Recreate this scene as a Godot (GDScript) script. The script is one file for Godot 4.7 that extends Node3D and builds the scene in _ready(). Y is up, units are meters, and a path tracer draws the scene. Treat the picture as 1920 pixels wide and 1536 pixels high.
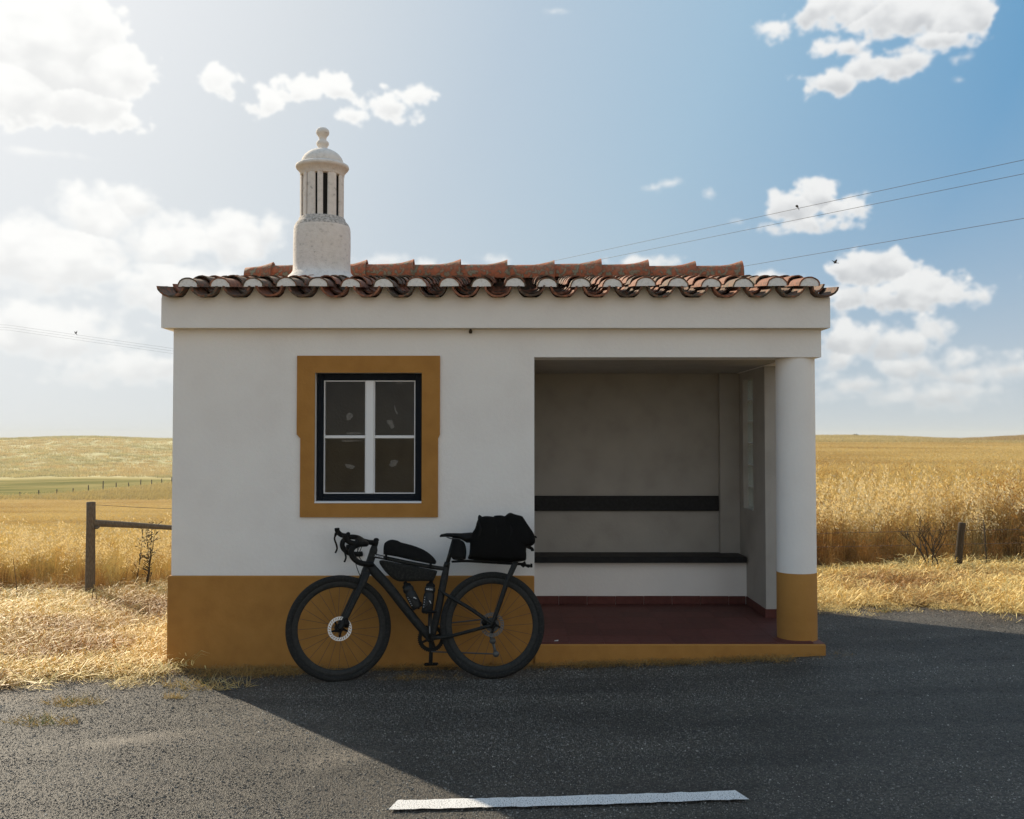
extends Node3D

const EYE := Vector3(0.0, 1.545, 6.727)
const EXPOSURE := 1.35
const SUN_ELEVATION := 31.0
const SUN_AZIMUTH := -40.5          # degrees, left of straight ahead (-z)

var rng := RandomNumberGenerator.new()
var used := {}
var M := {}
var wobble := FastNoiseLite.new()

# ---------------------------------------------------------------- bookkeeping

func numbered(called: String) -> String:
	var n: int = used.get(called, 0)
	used[called] = n + 1
	return called if n == 0 else "%s_%03d" % [called, n]

func tag(o: Node, label := "", category := "", group := "", kind := "") -> Node:
	if label: o.set_meta("label", label)
	if category: o.set_meta("category", category)
	if group: o.set_meta("group", group)
	if kind: o.set_meta("kind", kind)
	return o

func thing(called: String, at: Vector3, label: String, category: String, group := "") -> Node3D:
	var o := Node3D.new()
	o.name = numbered(called)
	add_child(o, true)
	o.position = at
	tag(o, label, category, group)
	return o

func put(called: String, mesh: Mesh, mat: Material, parent: Node = null) -> MeshInstance3D:
	var o := MeshInstance3D.new()
	o.mesh = mesh
	o.material_override = mat
	if parent == null:
		o.name = numbered(called)
		add_child(o, true)
	else:
		o.name = called
		parent.add_child(o, true)
	return o

func build(called: String, st: SurfaceTool, mat: Material, parent: Node = null) -> MeshInstance3D:
	return put(called, done(st), mat, parent)

func part(called: String, parent: Node) -> Node3D:
	var o := Node3D.new()
	o.name = called
	parent.add_child(o, true)
	return o

# ---------------------------------------------------------------- mesh helpers

func begin(smooth := false) -> SurfaceTool:
	var st := SurfaceTool.new()
	st.begin(Mesh.PRIMITIVE_TRIANGLES)
	st.set_smooth_group(0 if smooth else -1)
	return st

func done(st: SurfaceTool) -> ArrayMesh:
	st.generate_normals()
	return st.commit()

func tri(st: SurfaceTool, a: Vector3, b: Vector3, c: Vector3) -> void:   # counter-clockwise from outside
	st.add_vertex(a); st.add_vertex(c); st.add_vertex(b)

func quad(st: SurfaceTool, a: Vector3, b: Vector3, c: Vector3, d: Vector3) -> void:
	tri(st, a, b, c); tri(st, a, c, d)

func box(st: SurfaceTool, lo: Vector3, hi: Vector3, bevel := 0.0, xf := Transform3D()) -> void:
	var c: Vector3 = (lo + hi) / 2.0
	var h: Vector3 = (hi - lo) / 2.0
	var b: float = minf(bevel, minf(h.x, minf(h.y, h.z)) * 0.9)
	for axis in 3:
		for s in [-1.0, 1.0]:
			var u := (axis + 1) % 3
			var v := (axis + 2) % 3
			var p := []
			for k in [[-1.0, -1.0], [1.0, -1.0], [1.0, 1.0], [-1.0, 1.0]]:
				var q := Vector3()
				q[axis] = s * h[axis]
				q[u] = k[0] * (h[u] - b)
				q[v] = k[1] * (h[v] - b)
				p.append(xf * (c + q))
			if s > 0.0: quad(st, p[0], p[1], p[2], p[3])
			else: quad(st, p[3], p[2], p[1], p[0])
	if b <= 0.0: return
	for axis in 3:                      # edges parallel to axis
		var u := (axis + 1) % 3
		var v := (axis + 2) % 3
		for su in [-1.0, 1.0]:
			for sv in [-1.0, 1.0]:
				var p := []
				for k in [[0, -1.0], [0, 1.0], [1, 1.0], [1, -1.0]]:
					var q := Vector3()
					q[axis] = k[1] * (h[axis] - b)
					q[u] = su * (h[u] - (b if k[0] == 1 else 0.0))
					q[v] = sv * (h[v] - (0.0 if k[0] == 1 else b))
					p.append(xf * (c + q))
				if su * sv > 0.0: quad(st, p[3], p[2], p[1], p[0])
				else: quad(st, p[0], p[1], p[2], p[3])
	for sx in [-1.0, 1.0]:
		for sy in [-1.0, 1.0]:
			for sz in [-1.0, 1.0]:
				var pa: Vector3 = xf * (c + Vector3(sx * h.x, sy * (h.y - b), sz * (h.z - b)))
				var pb: Vector3 = xf * (c + Vector3(sx * (h.x - b), sy * h.y, sz * (h.z - b)))
				var pc: Vector3 = xf * (c + Vector3(sx * (h.x - b), sy * (h.y - b), sz * h.z))
				if sx * sy * sz > 0.0: tri(st, pa, pb, pc)
				else: tri(st, pa, pc, pb)

func boxm(lo: Vector3, hi: Vector3, bevel := 0.0) -> SurfaceTool:
	var st := begin()
	box(st, lo, hi, bevel)
	return st

func frame_along(t: Vector3, prev: Vector3) -> Array:
	var n := prev - t * prev.dot(t)
	if n.length() < 1e-4:
		n = t.cross(Vector3.RIGHT) if absf(t.x) < 0.9 else t.cross(Vector3.UP)
	n = n.normalized()
	return [n, t.cross(n)]

# a tube along pts; radii per point as Vector2(across the bike plane normal, in plane) or float
func tube(st: SurfaceTool, pts: Array, radii: Array, segs := 8, caps := true, up := Vector3(0, 0, 1)) -> void:
	var rings := []
	var n := up
	for i in pts.size():
		var a: Vector3 = pts[maxi(i - 1, 0)]
		var b: Vector3 = pts[mini(i + 1, pts.size() - 1)]
		var t := (b - a).normalized()
		var f := frame_along(t, n)
		n = f[0]
		var m: Vector3 = f[1]
		var rr = radii[mini(i, radii.size() - 1)]
		var ra: float = rr.x if rr is Vector2 else rr
		var rb: float = rr.y if rr is Vector2 else rr
		var ring := []
		for k in segs:
			var w := TAU * k / segs
			ring.append(pts[i] + n * cos(w) * ra + m * sin(w) * rb)
		rings.append(ring)
	for i in rings.size() - 1:
		for k in segs:
			var k2 := (k + 1) % segs
			quad(st, rings[i][k], rings[i][k2], rings[i + 1][k2], rings[i + 1][k])
	if caps:
		for k in range(1, segs - 1):
			tri(st, rings[0][0], rings[0][k + 1], rings[0][k])
			var e: Array = rings[-1]
			tri(st, e[0], e[k], e[k + 1])

# smooth curve through control points
func curve(pts: Array, per := 6) -> Array:
	var out := []
	for i in pts.size() - 1:
		var p0: Vector3 = pts[maxi(i - 1, 0)]
		var p1: Vector3 = pts[i]
		var p2: Vector3 = pts[i + 1]
		var p3: Vector3 = pts[mini(i + 2, pts.size() - 1)]
		for k in per:
			out.append(p1.cubic_interpolate(p2, p0, p3, float(k) / per))
	out.append(pts[-1])
	return out

# profile of Vector2(radius, height) turned about the axis y of xf
func lathe(st: SurfaceTool, prof: Array, segs: int, xf := Transform3D(), rough := 0.0) -> void:
	for i in prof.size() - 1:
		for k in segs:
			var p := []
			for q in [[i, k], [i, k + 1], [i + 1, k + 1], [i + 1, k]]:
				var w: float = -TAU * (q[1] % segs) / segs
				var r: float = prof[q[0]].x
				if rough > 0.0 and r > 0.001:
					r += wobble.get_noise_3d(cos(w) * 40.0, prof[q[0]].y * 200.0, sin(w) * 40.0) * rough
				p.append(xf * Vector3(cos(w) * r, prof[q[0]].y, sin(w) * r))
			if prof[i].x < 1e-5: tri(st, p[0], p[2], p[3])
			elif prof[i + 1].x < 1e-5: tri(st, p[0], p[1], p[2])
			else: quad(st, p[0], p[1], p[2], p[3])

# a padded body: the outline (in x and y) bulges to half-width w along z
func pillow(st: SurfaceTool, outline: Array, w: float, square := 3.0, layers := 6, inset := 0.3, crease := 0.0) -> void:
	var poly := PackedVector2Array(outline)
	var area := 0.0
	for i in poly.size():
		area += poly[i].cross(poly[(i + 1) % poly.size()])
	if area < 0.0: poly.reverse()
	var fine := PackedVector2Array()
	var n := poly.size()
	for i in n:
		for k in 3:
			fine.append(poly[i].cubic_interpolate(poly[(i + 1) % n], poly[(i + n - 1) % n], poly[(i + 2) % n], k / 3.0))
	n = fine.size()
	var mid := Vector2()
	for p in fine: mid += p / n
	var rings := []
	for l in range(-layers, layers + 1):
		var t := float(l) / layers
		var s := pow(maxf(0.0, 1.0 - pow(absf(t), square)), 1.0 / square)
		var ring := []
		for p in fine:
			var d := p - mid
			var k := 1.0 - inset * (1.0 - s)
			var q := mid + d * k
			var zz := w * t
			if crease > 0.0:
				var c := wobble.get_noise_3d(p.x * 260.0, p.y * 260.0, t * 40.0) * crease
				q += d.normalized() * c
				zz += c * 0.6
			ring.append(Vector3(q.x, q.y, zz))
		rings.append(ring)
	for l in rings.size() - 1:
		for i in n:
			var j := (i + 1) % n
			quad(st, rings[l][i], rings[l][j], rings[l + 1][j], rings[l + 1][i])
	for e in [0, rings.size() - 1]:             # close the two sides with inner rings that dome outward
		var prev: Array = rings[e]
		var sgn := -1.0 if e == 0 else 1.0
		for step in [0.75, 0.5, 0.25]:
			var cur := []
			for p in rings[e]:
				var q: Vector2 = mid + (Vector2(p.x, p.y) - mid) * step
				var c := wobble.get_noise_3d(q.x * 230.0, q.y * 230.0, 9.0 * sgn) * crease
				cur.append(Vector3(q.x, q.y, p.z + sgn * (w * 0.06 * (1.0 - step) + c)))
			for i in n:
				var j := (i + 1) % n
				if sgn > 0.0: quad(st, prev[i], prev[j], cur[j], cur[i])
				else: quad(st, cur[i], cur[j], prev[j], prev[i])
			prev = cur
		for i in n:
			var j := (i + 1) % n
			var c3 := Vector3(mid.x, mid.y, prev[0].z)
			if sgn > 0.0: tri(st, prev[i], prev[j], c3)
			else: tri(st, prev[j], prev[i], c3)

# ---------------------------------------------------------------- materials

func noise(kind: int, freq: float, seed_: int, octaves := 4) -> FastNoiseLite:
	var n := FastNoiseLite.new()
	n.noise_type = kind
	n.frequency = freq
	n.seed = seed_
	n.fractal_octaves = octaves
	return n

func ramp(stops: Array) -> Gradient:
	var g := Gradient.new()
	var o := PackedFloat32Array()
	var c := PackedColorArray()
	for s in stops:
		o.append(s[0])
		c.append((s[1] as Color).linear_to_srgb())
	g.offsets = o
	g.colors = c
	return g

func noise_map(n: FastNoiseLite, size: int, stops: Array) -> NoiseTexture2D:
	var t := NoiseTexture2D.new()
	t.width = size
	t.height = size
	t.seamless = true
	t.noise = n
	t.color_ramp = ramp(stops)
	return t

func bump_map(n: FastNoiseLite, size: int, strength: float) -> NoiseTexture2D:
	var t := NoiseTexture2D.new()
	t.width = size
	t.height = size
	t.seamless = true
	t.noise = n
	t.as_normal_map = true
	t.bump_strength = strength
	return t

func plain(c: Color, rough: float, metal := 0.0) -> StandardMaterial3D:
	var m := StandardMaterial3D.new()
	m.albedo_color = c.linear_to_srgb()
	m.roughness = rough
	m.metallic = metal
	return m

func textured(stops: Array, n: FastNoiseLite, metres: float, rough: float, size := 512, world := true) -> StandardMaterial3D:
	var m := StandardMaterial3D.new()
	m.albedo_texture = noise_map(n, size, stops)
	m.uv1_triplanar = true
	m.uv1_world_triplanar = world
	m.uv1_scale = Vector3.ONE / metres
	m.roughness = rough
	return m

func rough_with(m: StandardMaterial3D, t: Texture2D, amount: float) -> StandardMaterial3D:
	m.normal_enabled = true
	m.normal_texture = t
	m.normal_scale = amount
	return m

func matt(m: StandardMaterial3D, specular: float) -> StandardMaterial3D:
	m.metallic_specular = specular
	return m

func col(r: float, g: float, b: float) -> Color:
	return Color(r, g, b)

func make_materials() -> void:
	var S := FastNoiseLite.TYPE_SIMPLEX_SMOOTH
	var fine_bump := bump_map(noise(S, 0.09, 3, 4), 512, 3.0)
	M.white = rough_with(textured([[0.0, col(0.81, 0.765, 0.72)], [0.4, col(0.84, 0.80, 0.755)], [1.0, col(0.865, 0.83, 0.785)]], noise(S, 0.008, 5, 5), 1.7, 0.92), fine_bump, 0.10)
	M.white_shaded = rough_with(textured([[0.0, col(0.36, 0.335, 0.30)], [0.4, col(0.40, 0.375, 0.34)], [1.0, col(0.44, 0.415, 0.375)]], noise(S, 0.008, 15, 4), 1.3, 0.92), fine_bump, 0.12)  # same white paint, darkened to stand in for the bay's shade
	M.ochre = rough_with(textured([[0.0, col(0.355, 0.158, 0.030)], [0.5, col(0.40, 0.185, 0.036)], [1.0, col(0.435, 0.205, 0.044)]], noise(S, 0.012, 8, 5), 1.1, 0.9), fine_bump, 0.14)
	var grain := noise_map(noise(S, 0.21, 19, 3), 1024, [[0.0, col(0.86, 0.86, 0.85)], [0.45, col(0.97, 0.97, 0.965)], [1.0, col(1, 1, 1)]])
	for m in [M.white, M.white_shaded, M.ochre]:
		m.detail_enabled = true
		m.detail_blend_mode = BaseMaterial3D.BLEND_MODE_MUL
		m.detail_albedo = grain
	# chimney lime wash with grey lichen crusts
	M.lime = rough_with(textured([[0.0, col(0.20, 0.18, 0.15)], [0.10, col(0.45, 0.41, 0.37)], [0.22, col(0.70, 0.645, 0.585)], [0.5, col(0.77, 0.71, 0.65)], [1.0, col(0.82, 0.77, 0.71)]], noise(S, 0.03, 21, 6), 0.8, 0.95), fine_bump, 0.7)
	M.crust = rough_with(textured([[0.0, col(0.12, 0.11, 0.09)], [0.38, col(0.34, 0.31, 0.27)], [0.52, col(0.58, 0.52, 0.47)], [1.0, col(0.66, 0.60, 0.54)]], noise(S, 0.06, 23, 5), 0.7, 0.95), fine_bump, 0.9)
	M.gap_shade = plain(col(0.02, 0.018, 0.016), 1.0)  # black that stands in for the shade inside the chimney top
	M.mortar = rough_with(textured([[0.0, col(0.62, 0.60, 0.57)], [0.4, col(0.80, 0.78, 0.75)], [1.0, col(0.86, 0.84, 0.82)]], noise(S, 0.03, 31, 4), 0.5, 0.95), fine_bump, 0.4)
	M.tile = []
	var sets := [
		[[0.0, col(0.045, 0.034, 0.024)], [0.35, col(0.13, 0.06, 0.034)], [0.6, col(0.27, 0.095, 0.046)], [1.0, col(0.36, 0.15, 0.085)]],
		[[0.0, col(0.035, 0.032, 0.022)], [0.5, col(0.09, 0.055, 0.035)], [0.75, col(0.22, 0.09, 0.048)], [1.0, col(0.36, 0.18, 0.11)]],
		[[0.0, col(0.06, 0.05, 0.034)], [0.4, col(0.21, 0.085, 0.047)], [0.75, col(0.34, 0.135, 0.072)], [1.0, col(0.46, 0.28, 0.19)]],
		[[0.0, col(0.04, 0.038, 0.027)], [0.45, col(0.10, 0.082, 0.055)], [0.66, col(0.25, 0.1, 0.052)], [1.0, col(0.33, 0.13, 0.07)]],
	]
	for i in 4:
		M.tile.append(rough_with(textured(sets[i], noise(S, 0.03, 41 + i, 5), 0.7, 0.85), fine_bump, 0.5))
	M.ridge = rough_with(textured([[0.0, col(0.26, 0.25, 0.17)], [0.33, col(0.22, 0.20, 0.13)], [0.42, col(0.16, 0.08, 0.045)], [0.52, col(0.36, 0.10, 0.042)], [1.0, col(0.50, 0.16, 0.065)]], noise(S, 0.022, 47, 6), 1.4, 0.85, 1024), fine_bump, 0.5)
	M.floor = []
	for i in 3:
		var k := 1.0 + (i - 1) * 0.10
		M.floor.append(matt(textured([[0.0, col(0.085, 0.026, 0.021) * k], [1.0, col(0.125, 0.038, 0.030) * k]], noise(S, 0.02, 51 + i, 4), 0.6, 0.6), 0.3))
	M.grout = plain(col(0.16, 0.07, 0.055), 0.95)
	M.black_wood = rough_with(textured([[0.0, col(0.008, 0.008, 0.009)], [1.0, col(0.02, 0.02, 0.021)]], noise(S, 0.03, 61, 4), 0.6, 0.55), fine_bump, 0.25)
	matt(M.black_wood, 0.3)
	M.frame_dark = matt(plain(col(0.006, 0.009, 0.014), 0.6), 0.2)
	M.paint = plain(col(0.75, 0.74, 0.73), 0.5)
	M.glass = StandardMaterial3D.new()
	M.glass.albedo_color = Color(0.3, 0.3, 0.28, 0.06)
	M.glass.transparency = BaseMaterial3D.TRANSPARENCY_ALPHA
	M.glass.roughness = 0.03
	M.glass.metallic_specular = 0.33
	M.pale_patch = plain(col(0.62, 0.58, 0.52), 0.9)
	M.pale_patch.transparency = BaseMaterial3D.TRANSPARENCY_ALPHA
	M.pale_patch.albedo_color.a = 0.17
	M.block = StandardMaterial3D.new()
	M.block.albedo_color = Color(0.74, 0.80, 0.77, 0.35)
	M.block.transparency = BaseMaterial3D.TRANSPARENCY_ALPHA
	M.block.roughness = 0.2
	# asphalt: crushed stone in dark binder
	var cells := noise(FastNoiseLite.TYPE_CELLULAR, 0.10, 71, 1)
	cells.cellular_return_type = FastNoiseLite.RETURN_CELL_VALUE
	cells.fractal_type = FastNoiseLite.FRACTAL_NONE
	var dist := noise(FastNoiseLite.TYPE_CELLULAR, 0.10, 71, 1)
	dist.cellular_return_type = FastNoiseLite.RETURN_DISTANCE
	dist.fractal_type = FastNoiseLite.FRACTAL_NONE
	M.asphalt = StandardMaterial3D.new()
	M.asphalt.albedo_texture = noise_map(cells, 2048, [[0.0, col(0.25, 0.25, 0.25)], [0.35, col(0.45, 0.45, 0.45)], [0.7, col(0.68, 0.67, 0.65)], [0.9, col(0.95, 0.93, 0.9)], [1.0, col(1.0, 0.98, 0.95)]])
	M.asphalt.vertex_color_use_as_albedo = true
	M.asphalt.uv1_triplanar = true
	M.asphalt.uv1_world_triplanar = true
	M.asphalt.uv1_scale = Vector3.ONE / 2.1
	M.asphalt.roughness = 0.62
	rough_with(M.asphalt, bump_map(noise(S, 0.11, 74, 3), 2048, 16.0), 1.3)
	M.marking = textured([[0.0, col(0.10, 0.10, 0.10)], [0.27, col(0.14, 0.135, 0.13)], [0.33, col(0.62, 0.61, 0.60)], [1.0, col(0.80, 0.79, 0.79)]], noise(S, 0.06, 77, 4), 0.55, 0.75, 1024)
	rough_with(M.marking, M.asphalt.normal_texture, 0.0)
	M.marking.normal_texture = bump_map(dist, 1024, 8.0)
	M.marking.normal_scale = 0.7
	M.field = StandardMaterial3D.new()
	M.field.albedo_texture = noise_map(noise(S, 0.02, 81, 6), 1024, [[0.0, col(0.66, 0.62, 0.55)], [0.5, col(0.88, 0.86, 0.82)], [1.0, col(1.0, 1.0, 1.0)]])
	M.field.vertex_color_use_as_albedo = true
	M.field.uv1_triplanar = true
	M.field.uv1_world_triplanar = true
	M.field.uv1_scale = Vector3.ONE / 3.3
	M.field.roughness = 1.0
	M.field.specular_mode = BaseMaterial3D.SPECULAR_DISABLED
	M.grass = plain(Color.WHITE, 0.75)
	M.grass.vertex_color_use_as_albedo = true
	M.grass.backlight_enabled = true
	M.grass.backlight = Color(0.85, 0.78, 0.6)
	M.straw = plain(Color.WHITE, 0.6)
	M.straw.vertex_color_use_as_albedo = true
	M.straw.backlight_enabled = true
	M.straw.backlight = Color(0.4, 0.36, 0.28)
	M.stone = plain(Color.WHITE, 0.7)
	M.stone.vertex_color_use_as_albedo = true
	M.wood = rough_with(textured([[0.0, col(0.035, 0.028, 0.02)], [0.5, col(0.10, 0.08, 0.06)], [1.0, col(0.17, 0.145, 0.11)]], noise(S, 0.05, 91, 5), 0.35, 0.95), fine_bump, 0.6)
	M.wood.uv1_scale = Vector3(4.0, 0.7, 4.0)
	M.twig = plain(col(0.05, 0.036, 0.022), 0.95)
	M.dry_stem = plain(col(0.12, 0.075, 0.035), 0.95)
	M.wire = plain(col(0.03, 0.03, 0.032), 0.6)
	M.fence_wire = plain(col(0.10, 0.075, 0.06), 0.7)
	M.bird = plain(col(0.03, 0.026, 0.024), 0.9)
	M.leaf = plain(Color.WHITE, 0.8)
	M.leaf.vertex_color_use_as_albedo = true
	# bicycle
	var dust := noise(S, 0.03, 95, 5)
	M.bike = matt(textured([[0.0, col(0.008, 0.0085, 0.008)], [0.6, col(0.014, 0.0145, 0.0135)], [1.0, col(0.05, 0.046, 0.038)]], dust, 0.45, 0.5), 0.3)
	M.black = matt(plain(col(0.005, 0.005, 0.005), 0.6), 0.25)
	M.tyre = matt(rough_with(textured([[0.0, col(0.012, 0.0125, 0.012)], [0.55, col(0.019, 0.019, 0.018)], [1.0, col(0.055, 0.05, 0.042)]], noise(S, 0.04, 96, 5), 0.4, 0.9), fine_bump, 0.5), 0.3)
	M.rim = matt(textured([[0.0, col(0.014, 0.0145, 0.014)], [1.0, col(0.042, 0.04, 0.035)]], noise(S, 0.03, 97, 4), 0.4, 0.6), 0.3)
	M.steel = plain(col(0.72, 0.71, 0.69), 0.38, 0.6)
	M.grey_metal = plain(col(0.10, 0.10, 0.095), 0.5, 0.6)
	M.spoke = plain(col(0.03, 0.03, 0.03), 0.5, 0.2)
	M.bag = matt(rough_with(textured([[0.0, col(0.004, 0.004, 0.0042)], [1.0, col(0.011, 0.011, 0.0105)]], noise(S, 0.03, 98, 4), 0.5, 0.85), fine_bump, 0.35), 0.25)
	M.nylon = matt(rough_with(textured([[0.0, col(0.0025, 0.0025, 0.0027)], [1.0, col(0.006, 0.006, 0.0057)]], noise(S, 0.03, 99, 4), 0.5, 0.85), fine_bump, 0.35), 0.2)
	M.dusty_bag = matt(rough_with(textured([[0.0, col(0.008, 0.008, 0.0075)], [0.5, col(0.016, 0.016, 0.0145)], [1.0, col(0.05, 0.046, 0.038)]], noise(S, 0.035, 94, 5), 0.4, 0.9), fine_bump, 0.5), 0.25)
	M.white_print = plain(col(0.6, 0.6, 0.6), 0.6)
	M.bottle = matt(plain(col(0.012, 0.013, 0.013), 0.4), 0.35)

# ---------------------------------------------------------------- the sky: air and clouds by direction

const CLOUDS := [
	[-26.2, 20.24, 5.32, 3.33, 0.95], [-22.81, 19.2, 2.93, 2.14, 0.97], [-23.85, 17.5, 3.53, 1.42, 0.97], [-27.17, 18.07, 3.09, 2.48, 0.9], [-21.44, 16.86, 1.54, 0.72, 0.97], [-24.17, 21.94, 0.61, 0.25, 0.9],
	[-16.57, 19.37, 1.21, 0.83, 0.97], [-13.95, 18.5, 1.08, 0.75, 0.97], [-12.17, 19.12, 1.94, 0.91, 0.97], [-10.36, 19.29, 1.21, 0.85, 0.97], [-9.14, 18.01, 1.43, 0.55, 0.97], [-7.15, 18.6, 1.99, 0.92, 0.97],
	[-5.46, 19.17, 1.04, 0.62, 0.97], [-25.62, 14.75, 2.73, 0.22, 0.6], [-23.12, 11.92, 2.41, 1.71, 0.9], [-21.26, 12.63, 1.52, 1.3, 0.9], [-19.18, 10.66, 3.09, 1.61, 0.93], [-15.78, 11.01, 2.19, 1.79, 0.9],
	[-14.04, 11.38, 1.04, 1.2, 0.9], [-25.3, 9.53, 4.36, 2.24, 0.95], [-18.04, 8.28, 5.09, 1.77, 0.95], [-25.5, 5.64, 5.07, 1.68, 0.8], [-20.76, 3.82, 4.89, 1.01, 0.7], [-7.43, 10.19, 2.01, 0.43, 0.9],
	[-4.97, 9.73, 2.5, 0.62, 0.9], [-1.09, 10.34, 1.13, 0.5, 0.95], [7.73, 10.13, 1.85, 0.49, 0.95], [14.61, 9.01, 1.76, 0.42, 0.9], [18.74, 22.69, 3.61, 1.11, 0.97], [22.04, 22.0, 3.73, 1.29, 0.97],
	[24.69, 21.61, 2.06, 1.41, 0.95], [24.15, 20.56, 2.07, 0.71, 0.95], [15.29, 22.02, 1.55, 0.6, 0.95], [21.22, 21.22, 2.02, 0.35, 0.6], [17.87, 20.71, 0.9, 0.65, 0.8], [19.0, 20.71, 1.33, 0.64, 0.95],
	[20.38, 19.64, 2.31, 0.93, 0.95], [18.14, 19.08, 2.22, 0.77, 0.97], [22.55, 19.7, 1.96, 0.63, 0.9], [24.66, 19.52, 1.22, 0.34, 0.85], [22.02, 20.21, 1.13, 0.4, 0.8], [24.64, 18.44, 0.76, 0.23, 0.4],
	[8.21, 14.17, 0.69, 0.37, 0.95], [8.97, 14.41, 0.81, 0.28, 0.8], [11.33, 13.73, 0.55, 0.33, 0.6], [16.08, 12.78, 1.76, 1.19, 0.97], [17.23, 13.27, 1.8, 0.95, 0.97], [18.64, 12.55, 1.57, 0.88, 0.95],
	[17.22, 11.93, 2.6, 0.65, 0.9], [14.63, 11.65, 1.04, 0.48, 0.8], [13.01, 12.19, 0.54, 0.21, 0.7], [19.16, 9.09, 1.54, 1.32, 0.97], [20.81, 9.28, 1.51, 1.1, 0.97], [18.87, 7.8, 1.68, 1.17, 0.97],
	[22.41, 7.91, 2.27, 1.2, 0.93], [24.12, 7.67, 1.61, 0.9, 0.95], [25.52, 7.5, 0.97, 0.5, 0.9], [20.52, 7.58, 2.47, 0.81, 0.9], [19.13, 5.32, 2.08, 1.46, 0.93], [21.31, 5.1, 2.16, 1.3, 0.9],
	[23.05, 5.89, 1.19, 0.91, 0.93], [23.71, 6.0, 0.57, 0.57, 0.9], [18.56, 4.46, 2.23, 0.88, 0.85], [21.83, 3.79, 2.41, 0.92, 0.9], [24.2, 4.01, 1.55, 0.73, 0.93], [25.22, 3.42, 2.29, 0.78, 0.88],
	[26.73, 3.65, 1.73, 0.77, 0.93], [19.66, 2.97, 3.3, 0.88, 0.8], [23.4, 2.33, 4.18, 0.74, 0.75], [27.28, 8.02, 0.25, 0.33, 0.8], [2.82, 23.66, 1.01, 0.25, 0.12], [-0.63, 23.55, 0.84, 0.25, 0.12],
]

func to_sun() -> Vector3:
	var e := deg_to_rad(SUN_ELEVATION)
	var a := deg_to_rad(SUN_AZIMUTH)
	return Vector3(sin(a) * cos(e), sin(e), -cos(a) * cos(e))

func lerp_stops(stops: Array, t: float) -> Vector3:
	for i in stops.size() - 1:
		if t <= stops[i + 1][0]:
			var k: float = clampf((t - stops[i][0]) / (stops[i + 1][0] - stops[i][0]), 0.0, 1.0)
			return (stops[i][1] as Vector3).lerp(stops[i + 1][1], k)
	return stops[-1][1]

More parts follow.
